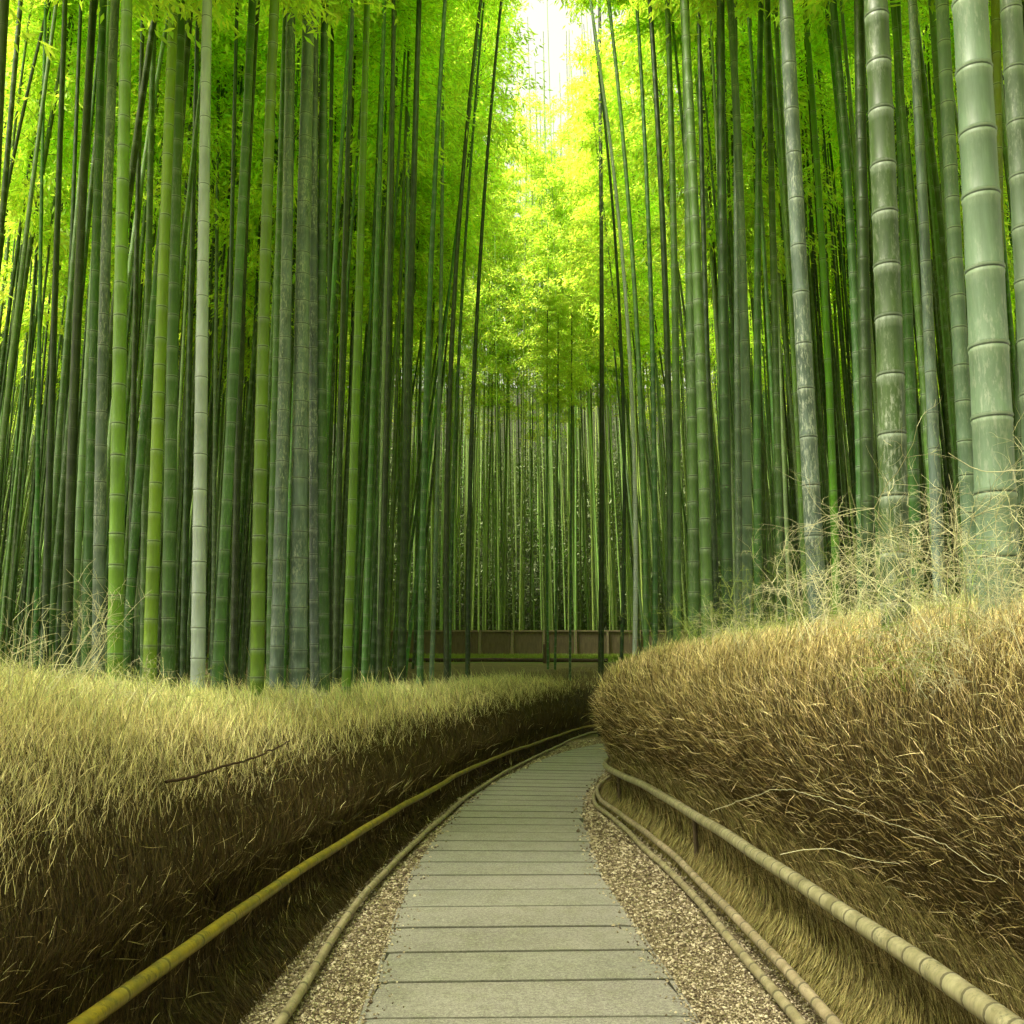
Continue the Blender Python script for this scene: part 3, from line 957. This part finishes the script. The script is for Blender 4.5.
# ------------------------------------------------------------------ bamboo culms
def culm_geom(cx, cy, z0, z1, r0, r1, sides, seed, sp=0.34):
    """cx, cy functions of z (absolute)"""
    L = z1 - z0
    st, rad, nv = noded_profile(L, r0, r1, lambda z: min(sp, sp * (0.55 + 0.16 * z)), seed, swell=0.065)
    z = z0 + st
    x, y = cx(z), cy(z)
    th = np.linspace(0, 2 * math.pi, sides, endpoint=False)
    V = np.stack([x[:, None] + rad[:, None] * np.cos(th), y[:, None] + rad[:, None] * np.sin(th), np.repeat(z[:, None], sides, 1)], -1).reshape(-1, 3)
    n = len(z)
    i = np.arange(n * sides).reshape(n, sides); j = np.roll(i, -1, axis=1)
    Q = np.stack([i[:-1], j[:-1], j[1:], i[1:]], -1).reshape(-1, 4)
    return V, Q, np.repeat(nv, sides)


n_culm = 0
occupied = []


def hero(px_pts, w, mat, label, D=0.115, sp=None, group=None, zc=None, crown=True, tall=None):
    """px_pts: [(px,row),...] along the culm from top to bottom, w width in px"""
    global n_culm
    n_culm += 1
    dist = D * F / w
    R = D / 2
    pts = np.array([at_depth(p, r, dist) for p, r in px_pts])
    z = pts[:, 2]; x = pts[:, 0]
    o = np.argsort(z); z, x = z[o], x[o]
    deg = 2 if len(z) > 2 else 1
    pc = np.polyfit(z, x, deg)
    ztop = z[-1]; slope_t = np.polyval(np.polyder(pc), ztop); xt = np.polyval(pc, ztop)
    zb = z[0]; slope_b = np.polyval(np.polyder(pc), zb); xb = np.polyval(pc, zb)
    def cx(q):
        return np.where(q > ztop, xt + slope_t * (q - ztop), np.where(q < zb, xb + slope_b * (q - zb), np.polyval(pc, q)))
    ly = random.uniform(-0.01, 0.012)
    def cy(q):
        return dist + ly * (q - 1.6)
    bx, by = float(cx(np.array(0.8))), dist
    gz = float(ground_z([bx], [by])[0]) - 0.08
    top_needed = EYE + 0.75 * dist
    H = max(13.5, top_needed + 5.5) if tall is None else tall
    bx = float(cx(np.array(gz)))
    org = np.array([bx, dist, gz])
    sides = 20 if w > 20 else (14 if w > 9 else 8)
    V, Q, a = culm_geom(cx, cy, gz, H, R, R * 0.5, sides, n_culm, sp or random.uniform(0.30, 0.38))
    e = root('bamboo', tuple(org), label, 'bamboo', group)
    link('culm', mesh_np('culm', V - org, Q, M[mat], True, {'nodev': a}), e)
    if crown:
        c = bpy.data.objects.new('crown', random.choice(CROWNS))
        COL.objects.link(c); c.parent = e
        zc = max(8.0, top_needed + 0.3) if zc is None else zc
        c.location = (float(cx(np.array(zc))) - bx, ly * (zc - 1.6), zc - gz)
        c.rotation_euler = (-ly, math.atan(float(slope_t)), 0)
        c.rotation_euler.rotate_axis('Z', random.uniform(0, 6.28))
        k = (H - zc) / 9.5 * 1.08
        c.scale = (0.9, 0.9, max(0.45, k)) if tall is None else (0.45, 0.45, 0.42)
    occupied.append((bx, dist))
    return e


W_ = {'bright': 'bright green', 'green': 'mid green', 'speckled': 'dark green', 'grey': 'grey green', 'silver': 'silvery', 'pale': 'pale green', 'dark': 'very dark green', 'yellow': 'yellowish'}
# (points px,row top->bottom), width px, material, real diameter, extra wording
H_ = [
 ([(8, 0), (2, 100), (-8, 300), (-20, 650)], 13, 'dark', .12),
 ([(46, 0), (28, 80), (8, 170), (-20, 330)], 5, 'dark', .10),
 ([(36, 20), (12, 150), (0, 240), (-20, 400)], 4, 'dark', .09),
 ([(44, 0), (40, 200), (38, 400), (36, 650)], 5, 'green', .10),
 ([(67, 0), (60, 200), (52, 400), (45, 650)], 8, 'dark', .11),
 ([(80, 0), (72, 200), (66, 400), (58, 650)], 6, 'dark', .11),
 ([(95, 0), (84, 200), (74, 400), (66, 680)], 11, 'dark', .12),
 ([(104, 0), (98, 200), (92, 400), (86, 690)], 11, 'green', .12),
 ([(118, 0), (111, 150), (105, 330), (98, 690)], 13, 'grey', .13),
 ([(128, 0), (124, 180), (119, 400), (115, 690)], 16, 'bright', .135),
 ([(143, 0), (138, 200), (133, 400), (131, 650)], 7, 'dark', .11),
 ([(156, 0), (151, 200), (147, 400), (144, 690)], 9, 'green', .12),
 ([(176, 0), (169, 180), (159, 400), (149, 690)], 14, 'bright', .135),
 ([(182, 0), (178, 200), (171, 400), (168, 690)], 14, 'green', .145),
 ([(196, 0), (193, 200), (187, 400), (183, 690)], 7, 'dark', .12),
 ([(205, 0), (203, 200), (200, 400), (198, 690)], 15, 'silver', .14),
 ([(217, 0), (215, 300), (213, 650)], 5, 'pale', .11),
 ([(236, 0), (232, 200), (228, 400), (226, 650)], 6, 'dark', .11),
 ([(251, 0), (242, 180), (232, 400), (217, 690)], 12, 'green', .13),
 ([(259, 0), (247, 200), (240, 400), (234, 690)], 8, 'dark', .12),
 ([(275, 0), (268, 180), (262, 400), (257, 690)], 15, 'bright', .15),
 ([(286, 0), (280, 180), (276, 400), (271, 690)], 11, 'green', .15),
 ([(291, 0), (288, 180), (284, 400), (276, 690)], 15, 'grey', .18),
 ([(309, 0), (304, 180), (301, 400), (298, 690)], 19, 'grey', .23),
 ([(316, 0), (314, 200), (314, 400), (316, 690)], 12, 'grey', .15),
 ([(325, 0), (322, 200), (322, 400), (324, 690)], 12, 'green', .15),
 ([(334, 0), (331, 200), (329, 400), (329, 660)], 6, 'dark', .12),
 ([(354, 0), (348, 180), (341, 400), (336, 660)], 7, 'dark', .12),
 ([(368, 0), (363, 180), (356, 400), (346, 690)], 10, 'bright', .135),
 ([(384, 0), (379, 180), (373, 400), (364, 690)], 7, 'green', .13),
 ([(394, 0), (391, 180), (388, 400), (378, 690)], 7, 'dark', .13),
 ([(419, 0), (414, 160), (408, 400), (401, 690)], 9, 'dark', .17),
 ([(409, 40), (406, 300), (403, 650)], 5, 'pale', .11),
 ([(445, 0), (435, 180), (426, 400), (420, 690)], 7, 'green', .13),
 ([(442, 180), (439, 400), (431, 690)], 5, 'pale', .115),
 ([(480, 0), (467, 130), (452, 330), (447, 690)], 6, 'dark', .13),
 ([(501, 0), (490, 150), (473, 370), (468, 690)], 5, 'dark', .12),
 ([(476, 95), (466, 250), (454, 450), (449, 690)], 4, 'green', .10),
 ([(547, 380), (547, 520), (548, 668)], 2.5, 'green', .085),
 ([(558, 330), (557, 520), (555, 668)], 2.5, 'green', .085),
 ([(572, 330), (571, 520), (570, 668)], 2.5, 'green', .085),
 ([(601, 150), (602, 400), (601, 662)], 6, 'dark', .19),
 ([(600, 85), (612, 200), (620, 330), (622, 640)], 4, 'dark', .10),
 ([(604, 90), (617, 190), (627, 300), (633, 440), (635, 650)], 5, 'silver', .10),
 ([(610, 0), (622, 120), (633, 260), (642, 420), (646, 640)], 6, 'green', .11),
 ([(637, 0), (644, 120), (651, 280), (654, 450), (655, 650)], 6, 'green', .11),
 ([(650, 0), (660, 150), (667, 350), (671, 640)], 8, 'dark', .12),
 ([(666, 0), (671, 150), (675, 350), (677, 640)], 9, 'green', .12),
 ([(683, 0), (690, 150), (700, 350), (707, 630)], 13, 'green', .14),
 ([(686, 30), (689, 200), (692, 400), (694, 630)], 13, 'green', .15),
 ([(700, 0), (705, 200), (708, 400), (718, 620)], 7, 'dark', .12),
 ([(722, 0), (723, 200), (725, 400), (728, 610)], 13, 'dark', .15),
 ([(731, 0), (736, 120), (745, 330), (747, 600)], 11, 'pale', .13),
 ([(737, 100), (738, 300), (739, 600)], 8, 'pale', .12),
 ([(760, 0), (757, 200), (757, 400), (758, 600)], 9, 'green', .12),
 ([(769, 0), (773, 200), (777, 400), (781, 600)], 9, 'green', .12),
 ([(785, 0), (793, 160), (804, 360), (817, 600)], 20, 'grey', .15),
 ([(803, 0), (817, 180), (828, 380), (836, 580)], 9, 'bright', .12),
 ([(832, 0), (843, 130), (854, 300), (862, 560)], 11, 'green', .12),
 ([(857, 0), (861, 200), (865, 400), (869, 600)], 15, 'dark', .15),
 ([(878, 0), (886, 200), (892, 400), (896, 600)], 31, 'speckled', .16),
 ([(899, 0), (905, 200), (912, 400), (918, 600)], 13, 'green', .15),
 ([(912, 0), (921, 180), (932, 400), (939, 580)], 13, 'grey', .12),
 ([(942, 0), (951, 200), (964, 400), (974, 600)], 18, 'pale', .15),
 ([(967, 0), (978, 200), (991, 400), (1001, 640)], 43, 'pale', .19),
 ([(994, 0), (997, 200), (1000, 500)], 13, 'yellow', .12),
 ([(1013, 0), (1024, 200), (1036, 450)], 27, 'pale', .15),
 ([(1024, 150), (1022, 500)], 14, 'dark', .14),
]
named = {
 9: 'bright green bamboo with pale rings beside the mottled grey one above the dark hedge',
 15: 'silvery white bamboo with stained lower half, palest culm over the long dark hedge',
 23: 'thickest mottled grey bamboo over the long dark hedge, spotted with pale lichen',
 60: 'wide dark green bamboo with pale speckled bands under its nodes, tangled twigs before it',
 64: 'widest bamboo, pale grey green with dark raised rings, nearest above the golden hedge',
 66: 'wide pale green bamboo cut by the right picture edge',
 65: 'yellowish bamboo strip showing behind the widest pale bamboo',
 56: 'leaning blue grey bamboo with white bloom, beside a bright green slim one',
 51: 'straight blackish bamboo standing next to a slim pale green one',
 41: 'lone dark straight bamboo rising at the bend where both hedges meet',
 1: 'thin dark bamboo leaning strongly across the upper left corner',
 0: 'dark bamboo leaning out of the upper left corner',
}
def nth(k):
    w1 = 'first second third fourth fifth sixth seventh eighth ninth tenth eleventh twelfth'.split()
    return w1[k - 1] if k <= 12 else f"{k}{'th' if k % 100 in (11, 12, 13) else {1: 'st', 2: 'nd', 3: 'rd'}.get(k % 10, 'th')}"


order = sorted(range(len(H_)), key=lambda i: H_[i][0][-1][0])
rank = {i: k for k, i in enumerate(order)}
for i, (pts, w, mat, D) in enumerate(H_):
    if i in named:
        lab = named[i]
    else:
        size = 'broad' if w >= 13 else 'slim' if w >= 8 else 'thin'
        k = rank[i]
        fx = pts[-1][0]
        if fx < 520:
            lab = f"{size} {W_[mat]} bamboo above the dark hedge, {nth(k + 1)} front culm from the left edge"
        elif fx < 615:
            lab = f"{size} {W_[mat]} bamboo in the glade before the board fence, foot at {['its left', 'its middle', 'its right'][min(2, max(0, (fx - 540) // 12))]}"
        else:
            lab = f"{size} {W_[mat]} bamboo above the golden hedge, {nth(len(H_) - k)} front culm from the right edge"
    if w == 2.5:
        hero(pts, w, mat, lab, D, zc=10.2, tall=13.6)
    else:
        hero(pts, w, mat, lab, D)

# shared culm shapes for the many thinner bamboos between and behind
PROT = []
for k in range(8):
    b1, b2 = random.uniform(-0.02, 0.02), random.uniform(0.0, 0.0045)
    H = 19.0
    V, Q, a = culm_geom(lambda q: b1 * 0 * q + b2 * q * q, lambda q: 0 * q, 0.0, H, 0.055, 0.026, 8, 500 + k, random.uniform(0.33, 0.42))
    PROT.append((b2, [mesh_np('culm', V, Q, M[m], True, {'nodev': a}) for m in ('mixed', 'mixed', 'mixed_pale')]))

proto_tree = None


def mid_bamboo(x, y, label, group, ang, sc, ci, zc, tall=1.0):
    b2, mes = PROT[ci]
    z = float(ground_z([x], [y])[0]) - 0.05
    e = root('bamboo', (x, y, z), label, 'bamboo', group)
    e.rotation_euler = (random.uniform(-.012, .012), random.uniform(-.012, .012), ang)
    c = bpy.data.objects.new('culm', random.choice(mes)); COL.objects.link(c); c.parent = e
    c.scale = (sc, sc, 1)
    k = bpy.data.objects.new('crown', random.choice(CROWNS)); COL.objects.link(k); k.parent = e
    k.location = (b2 * sc * zc * zc, 0, zc)
    k.rotation_euler = (0, math.atan(2 * b2 * sc * zc), 0)
    k.rotation_euler.rotate_axis('Z', random.uniform(0, 6.28))
    k.scale = (1, 1, (19.3 - zc) / 9.5)
    if tall != 1:
        e.scale = (1.15, 1.15, tall)
    return e


count = 0
tries = 0
target_n = 225
while count < target_n and tries < 20000:
    tries += 1
    y = random.uniform(8.5, 40.5)
    if random.random() > (0.35 + y / 50): continue
    u = random.uniform(-0.58, 0.58)
    x = u * y
    px = 512 + u * F
    dl = float(side_dist(np.array([x]), np.array([y]), cLu, -1)[0])
    dr = float(side_dist(np.array([x]), np.array([y]), cRu, 1)[0])
    if max(dl, dr) < 1.5: continue
    if 36.0 < y < 43.2 and -9 < x < 9: continue
    # the glade before the board fence stays open in the middle
    if 425 < px < 640: continue
    if px < 425 and px > 330 and random.random() < 0.35: continue
    if any((x - a) ** 2 + (y - b) ** 2 < 0.30 for a, b in occupied): continue
    occupied.append((x, y))
    left = px < 512
    zc = max(7.5, 1.6 + 0.75 * y * random.uniform(1.02, 1.15)) if y < 20 else random.uniform(7.5, 11.5)
    ang = (0 if left else math.pi) + random.uniform(-0.7, 0.7)
    if left:
        lab, grp = 'slender green bamboo deep in the thicket above the dark hedge', 'slender bamboos filling the grove above the dark hedge'
    else:
        lab, grp = 'slender green bamboo deep in the thicket above the golden hedge', 'slender bamboos filling the grove above the golden hedge'
    mid_bamboo(x, y, lab, grp, ang, random.uniform(0.75, 1.15), random.randrange(8), min(zc, 14.5), 1.0 if y < 20 else random.uniform(1.15, 1.4))
    count += 1

# tall bamboos along the glade that arch over the opening
for x, y, tl, sc in ((-2.9, 26, 0.10, 1), (-3.6, 29, 0.13, 1), (-4.2, 33, 0.13, 1), (-3.2, 31, 0.09, 1), (-4.6, 24, 0.12, 1), (-5.2, 35, 0.14, 1),
                     (5.9, 34.5, -0.10, 1), (5.2, 24.5, -0.07, 1), (6.6, 27.5, -0.12, 1), (7.4, 35, -0.13, 1), (5.2, 33.2, -0.10, 1), (4.9, 36.5, -0.07, 1), (5.6, 40, -0.09, 1), (6.4, 38, -0.10, 1)):
    left = x < 0
    lab = 'tall slender bamboo arching over the glade from the dark hedge side' if left else 'tall slender bamboo arching over the glade from the golden hedge side'
    e = mid_bamboo(x, y, lab, 'bamboos arching over the glade ' + ('from the dark hedge side' if left else 'from the golden hedge side'),
                   0, 0.8, 0, 11.0, random.uniform(1.2, 1.35))
    e.rotation_euler = (0.02, tl, 0)

# ------------------------------------------------------------------ the far grove: one mass
def far_grove():
    vs, qs, at = [], [], []
    base = 0
    spots = []
    k = 0
    while k < 1100:
        y = random.uniform(44, 78) if random.random() < 0.75 else random.uniform(44, 50)
        x = random.uniform(-0.62, 0.62) * y
        if any(abs(x - a) < 0.12 and abs(y - b) < 0.3 for a, b in spots[-200:]): continue
        spots.append((x, y)); k += 1
    xy = np.array(spots)
    gz = ground_z(xy[:, 0], xy[:, 1])
    for i, (x, y) in enumerate(spots):
        H = random.uniform(28, 34) if 1.2 < x < 9 and y < 56 else random.uniform(23, 29) if abs(x) < 14 and y < 62 else random.uniform(18, 25)
        lx = random.uniform(-0.03, 0.03) - 0.004 * x
        V, Q, a = culm_geom(lambda q: x + lx * (q - gz[i]), lambda q: y + 0 * q, gz[i] - 0.1, gz[i] + H, random.uniform(0.04, 0.065), 0.02, 5, 900 + i, 0.42)
        vs.append(V); qs.append(Q + base); at.append(a); base += len(V)
    n_far = sum(len(q) for q in qs)
    # thin culms standing between the individual ones, on both sides of the glade
    k = 0
    while k < 480:
        y = random.uniform(20, 43.5); u = random.uniform(-0.6, 0.6) if k % 3 else random.uniform(0.15, 0.6); x = u * y
        if -0.13 < u < 0.15 or (y > 36 and -9 < x < 9): continue
        if max(float(side_dist(np.array([x]), np.array([y]), cLu, -1)[0]), float(side_dist(np.array([x]), np.array([y]), cRu, 1)[0])) < 1.7: continue
        k += 1
        g0 = float(ground_z([x], [y])[0]); lx = random.uniform(-0.025, 0.025) - 0.03 * np.sign(x) * random.random()
        V, Q, a = culm_geom(lambda q: x + lx * (q - g0), lambda q: y + 0 * q, g0 - 0.1, g0 + random.uniform(18, 24), random.uniform(0.035, 0.055), 0.02, 6, 2900 + k, 0.42)
        vs.append(V); qs.append(Q + base); at.append(a); base += len(V)
    nq_c = sum(len(q) for q in qs)
    # leaves
    lv, lq = [], []
    prot = [crown_mesh('c', 13, 700 + k, leaves=100, bl=2.6, leaf=0.19, nodes=36)[:2] for k in range(4)]
    for i, (x, y) in enumerate(spots):
        if y > 56 or random.random() < 0.5: continue
        V, Q = prot[i % 4]
        an = random.uniform(0, 6.28)
        c, s_ = math.cos(an), math.sin(an)
        R = np.array([[c, -s_, 0], [s_, c, 0], [0, 0, 1]])
        zc = random.uniform(11.5, 15.5)
        P = V @ R.T * np.array([1, 1, random.uniform(0.9, 1.15)]) + np.array([x, y, gz[i] + zc])
        lv.append(P); lq.append(Q + base); base += len(P)
    nq_l = sum(len(q) for q in lq)
    V = np.vstack(vs + lv); Q = np.vstack(qs + lq)
    A = np.concatenate(at + [np.zeros(len(V) - sum(len(a) for a in at))])
    mi = np.concatenate([np.zeros(n_far, int), np.full(nq_c - n_far, 2), np.ones(nq_l, int)])
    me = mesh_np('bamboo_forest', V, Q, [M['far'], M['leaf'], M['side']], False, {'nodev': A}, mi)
    tag(link('bamboo_forest', me), 'dense distant bamboo grove behind the brown board fence, with thin culms beside the glade', 'bamboo grove', kind='stuff')


far_grove()


def grove_beside_viewer():
    """the same grove goes on beside and behind the viewer and shades the path there"""
    vs, qs, at, lv, lq = [], [], [], [], []
    base = 0
    k = 0
    prot = [crown_mesh('c', 10, 800 + k, leaves=48, bl=2.0, leaf=0.26, nodes=30)[:2] for k in range(3)]
    spots = []
    while k < 330:
        if k < 70:
            x = random.uniform(-13, 13); y = random.uniform(-13, 9)
            if abs(x) < 2.9 or abs(x) < 0.62 * y + 1.8: continue
        else:                                   # the wings of the grove, past both sides of the photograph
            y = random.uniform(5, 60); x = random.choice((-1, 1)) * y * random.uniform(0.6, 1.25)
            if abs(x) < 0.6 * y + 1.6: continue
        k += 1
        z0 = float(ground_z([x], [y])[0]); H = z0 + random.uniform(15, 19); lx = -0.02 * np.sign(x)
        V, Q, a = culm_geom(lambda q: x + lx * (q - z0), lambda q: y + 0 * q, z0 - 0.1, H, 0.055, 0.02, 6, 3900 + k, 0.42)
        vs.append(V); qs.append(Q + base); at.append(a); base += len(V)
        spots.append((x, y, H))
    nqc = sum(len(q) for q in qs)
    for k, (x, y, H) in enumerate(spots):
        V, Q = prot[k % 3]
        an = random.uniform(0, 6.28); c, s_ = math.cos(an), math.sin(an)
        R = np.array([[c, -s_, 0], [s_, c, 0], [0, 0, 1]])
        lv.append(V @ R.T + np.array([x - 0.2 * np.sign(x), y, H - 9.8])); lq.append(Q + base); base += len(V)
    V = np.vstack(vs + lv); Q = np.vstack(qs + lq)
    A = np.concatenate(at + [np.zeros(len(V) - sum(len(a) for a in at))])
    mi = np.concatenate([np.zeros(nqc, int), np.ones(len(Q) - nqc, int)])
    tag(link('bamboo_forest', mesh_np('bamboo_forest', V, Q, [M['side'], M['leaf']], False, {'nodev': A}, mi)),
        'bamboo grove continuing beside and behind the viewer', 'bamboo grove', kind='stuff')


grove_beside_viewer()

# leafy undergrowth on the slope behind the far grove
n = 400000
y = rng.uniform(52, 84, n); x = rng.uniform(-1.0, 1.0, n) * y
hh = 5.5 * rng.random(n) ** 1.3 * (0.35 + 0.65 * (0.5 + 0.5 * np.sin(x * 0.9 + 2 * np.sin(y * 0.3))))
P = np.column_stack([x, y, ground_z(x, np.clip(y, 0, 200)) + hh * sstep(y, 50, 60)])
D = norm(rng.normal(0, 1, (n, 3)) + np.array([0, -0.3, -0.4]))
V, Q = strands(P, D, rng.uniform(0.25, 0.5, n), np.full(n, 0.09), seg=1)
tag(link('undergrowth', mesh_np('undergrowth', V, Q, M['under'])), 'dark leafy undergrowth on the slope behind the far bamboos', 'undergrowth', kind='stuff')

# ------------------------------------------------------------------ board fence, log edging, moss, little post
fb = root('board_fence', (0, 42.6, 1.54), 'low brown board fence with posts at the far side of the glade', 'fence')
FL = 34.0
nb = 24
panel = box_mesh('board_panel', FL / nb - 0.13, 0.06, 1.0, M['board'])
postm = box_mesh('post', 0.10, 0.14, 1.16, M['cap'])
for i in range(nb + 1):
    x = -FL / 2 + i * FL / nb
    o = link('post', postm, fb); o.location = (x, -0.03, 0)
    if i < nb:
        p = link('board_panel', panel, fb); p.location = (x + FL / nb / 2, 0, 0.08)
        c = link('top_rail', box_mesh('top_rail', FL / nb - 0.135, 0.11, 0.07, M['cap']), fb); c.location = (x + FL / nb / 2, -0.01, 1.083)

P = np.array([[-14, 36.9, 0], [-6, 36.6, 0], [-2, 36.4, 0], [1.5, 36.2, 0], [3.6, 36.1, 0]], float)
C = catmull(P, 0.4)
C[:, 2] = ground_z(C[:, 0], C[:, 1]) + 0.05
V, Q, _ = tube(C - C[0], np.full(len(C), 0.09) + 0.01 * np.sin(np.arange(len(C))), 8)
o = link('log_edging', mesh_np('log_edging', V, Q, M['log'], True)); o.location = C[0]
tag(o, 'thin dark log edging between the mossy strip and bare ground', 'log')
o = link('stump_post', post_mesh('stump_post', 0.13, 0.75, M['post']))
pp = at_depth(549, 672, 33)
o.location = (pp[0], 35.4, float(ground_z([pp[0]], [35.4])[0]) - 0.05)
tag(o, 'short dark wooden post standing in the glade before the board fence', 'post')
n = 60000
x = rng.uniform(-14, 7, n); y = rng.uniform(36.3, 42.4, n)
k = np.maximum(side_dist(x, y, cLu, -1), side_dist(x, y, cRu, 1)) > 1.2
x, y = x[k], y[k]; n = len(x)
D = norm(np.column_stack([rng.normal(0, .4, n), rng.normal(0, .4, n), np.ones(n)]))
V, Q = strands(np.column_stack([x, y, ground_z(x, y) - 0.01]), D, rng.uniform(0.05, 0.13, n), np.full(n, 0.02), seg=1)
tag(link('moss_grass', mesh_np('moss_grass', V, Q, M['moss'])), 'short green mossy grass before the board fence', 'grass', kind='stuff')

# loose twigs over the golden hedge
loose_twig([(780, 855, 2.75), (830, 850, 2.72), (870, 862, 2.68), (900, 864, 2.65)], 0.0010, 'single pale twig lying low across the face of the golden hedge', seed=1)
loose_twig([(710, 812, 4.2), (780, 795, 3.9), (850, 810, 3.4), (940, 845, 2.8), (1010, 880, 2.4)], 0.0010, 'long pale twig sagging across the middle of the golden hedge', seed=2)
loose_twig([(1024, 470, 3.2), (985, 470, 3.25), (950, 450, 3.3)], 0.0018, 'thin pale stem crossing the widest pale bamboo', seed=5)
loose_twig([(165, 781, 4.75), (205, 774, 5.05), (250, 758, 5.5), (290, 745, 6.0)], 0.009, 'dark fallen stick pressed into the straw of the dark hedge', 'stick', seed=6)

# ------------------------------------------------------------------ air
if HAZE > 0:
    hm = bpy.data.materials.new('haze'); hm.use_nodes = True
    t = hm.node_tree; t.nodes.clear()
    ho = t.nodes.new('ShaderNodeOutputMaterial'); pv = t.nodes.new('ShaderNodeVolumePrincipled')
    pv.inputs['Color'].default_value = (1.0, 0.99, 0.86, 1)
    pv.inputs['Density'].default_value = HAZE
    pv.inputs['Anisotropy'].default_value = 0.55
    t.links.new(pv.outputs[0], ho.inputs['Volume'])
    import bmesh
    bm = bmesh.new(); bmesh.ops.create_cube(bm, size=1)
    for v in bm.verts:
        v.co = Vector((v.co.x * 820, 200 + v.co.y * 620, 36 + v.co.z * 76))
    me = bpy.data.meshes.new('haze'); bm.to_mesh(me); bm.free(); me.materials.append(hm)
    tag(link('haze', me), 'thin bright air between the bamboos', 'haze', kind='stuff')

# ------------------------------------------------------------------ light
SUN_EL, SUN_AZ = math.radians(62), math.radians(-112)     # azimuth from +Y towards +X
w = bpy.data.worlds.new("World"); SC.world = w
w.use_nodes = True
nt = w.node_tree; nt.nodes.clear()
out = nt.nodes.new('ShaderNodeOutputWorld'); bg = nt.nodes.new('ShaderNodeBackground')
sky = nt.nodes.new('ShaderNodeTexSky'); sky.sky_type = 'NISHITA'; sky.sun_disc = False
sky.sun_elevation = SUN_EL; sky.sun_rotation = SUN_AZ
sky.dust_density = 6.0; sky.air_density = 1.0; sky.ozone_density = 0.6
bg.inputs[1].default_value = 0.15
bw = nt.nodes.new('ShaderNodeRGBToBW'); nt.links.new(sky.outputs[0], bw.inputs[0])
cb = nt.nodes.new('ShaderNodeCombineColor')          # bright thin overcast: most of the blue is veiled by cloud
for k, f in enumerate((1.12, 1.02, 0.80)):
    mm = nt.nodes.new('ShaderNodeMath'); mm.operation = 'MULTIPLY'; mm.inputs[1].default_value = f
    nt.links.new(bw.outputs[0], mm.inputs[0]); nt.links.new(mm.outputs[0], cb.inputs[k])
mx = nt.nodes.new('ShaderNodeMix'); mx.data_type = 'RGBA'; mx.inputs[0].default_value = 0.85
nt.links.new(sky.outputs[0], mx.inputs[6]); nt.links.new(cb.outputs[0], mx.inputs[7]); nt.links.new(mx.outputs[2], bg.inputs[0])
nt.links.new(bg.outputs[0], out.inputs[0])
ld = bpy.data.lights.new('sun', 'SUN'); ld.energy = 2.0; ld.angle = math.radians(11); ld.color = (1, 0.93, 0.80)
sun = bpy.data.objects.new('sun', ld); COL.objects.link(sun)
dirv = Vector((math.sin(SUN_AZ) * math.cos(SUN_EL), math.cos(SUN_AZ) * math.cos(SUN_EL), math.sin(SUN_EL)))
sun.rotation_euler = dirv.to_track_quat('Z', 'Y').to_euler()
sun.location = (0, 0, 30)

SC.view_settings.view_transform = 'Standard'
SC.view_settings.look = 'None'
SC.view_settings.gamma = 1
SC.view_settings.exposure = 1.9
SC.cycles.max_bounces = 14
SC.cycles.diffuse_bounces = 7
SC.cycles.transmission_bounces = 12
SC.cycles.use_denoising = True
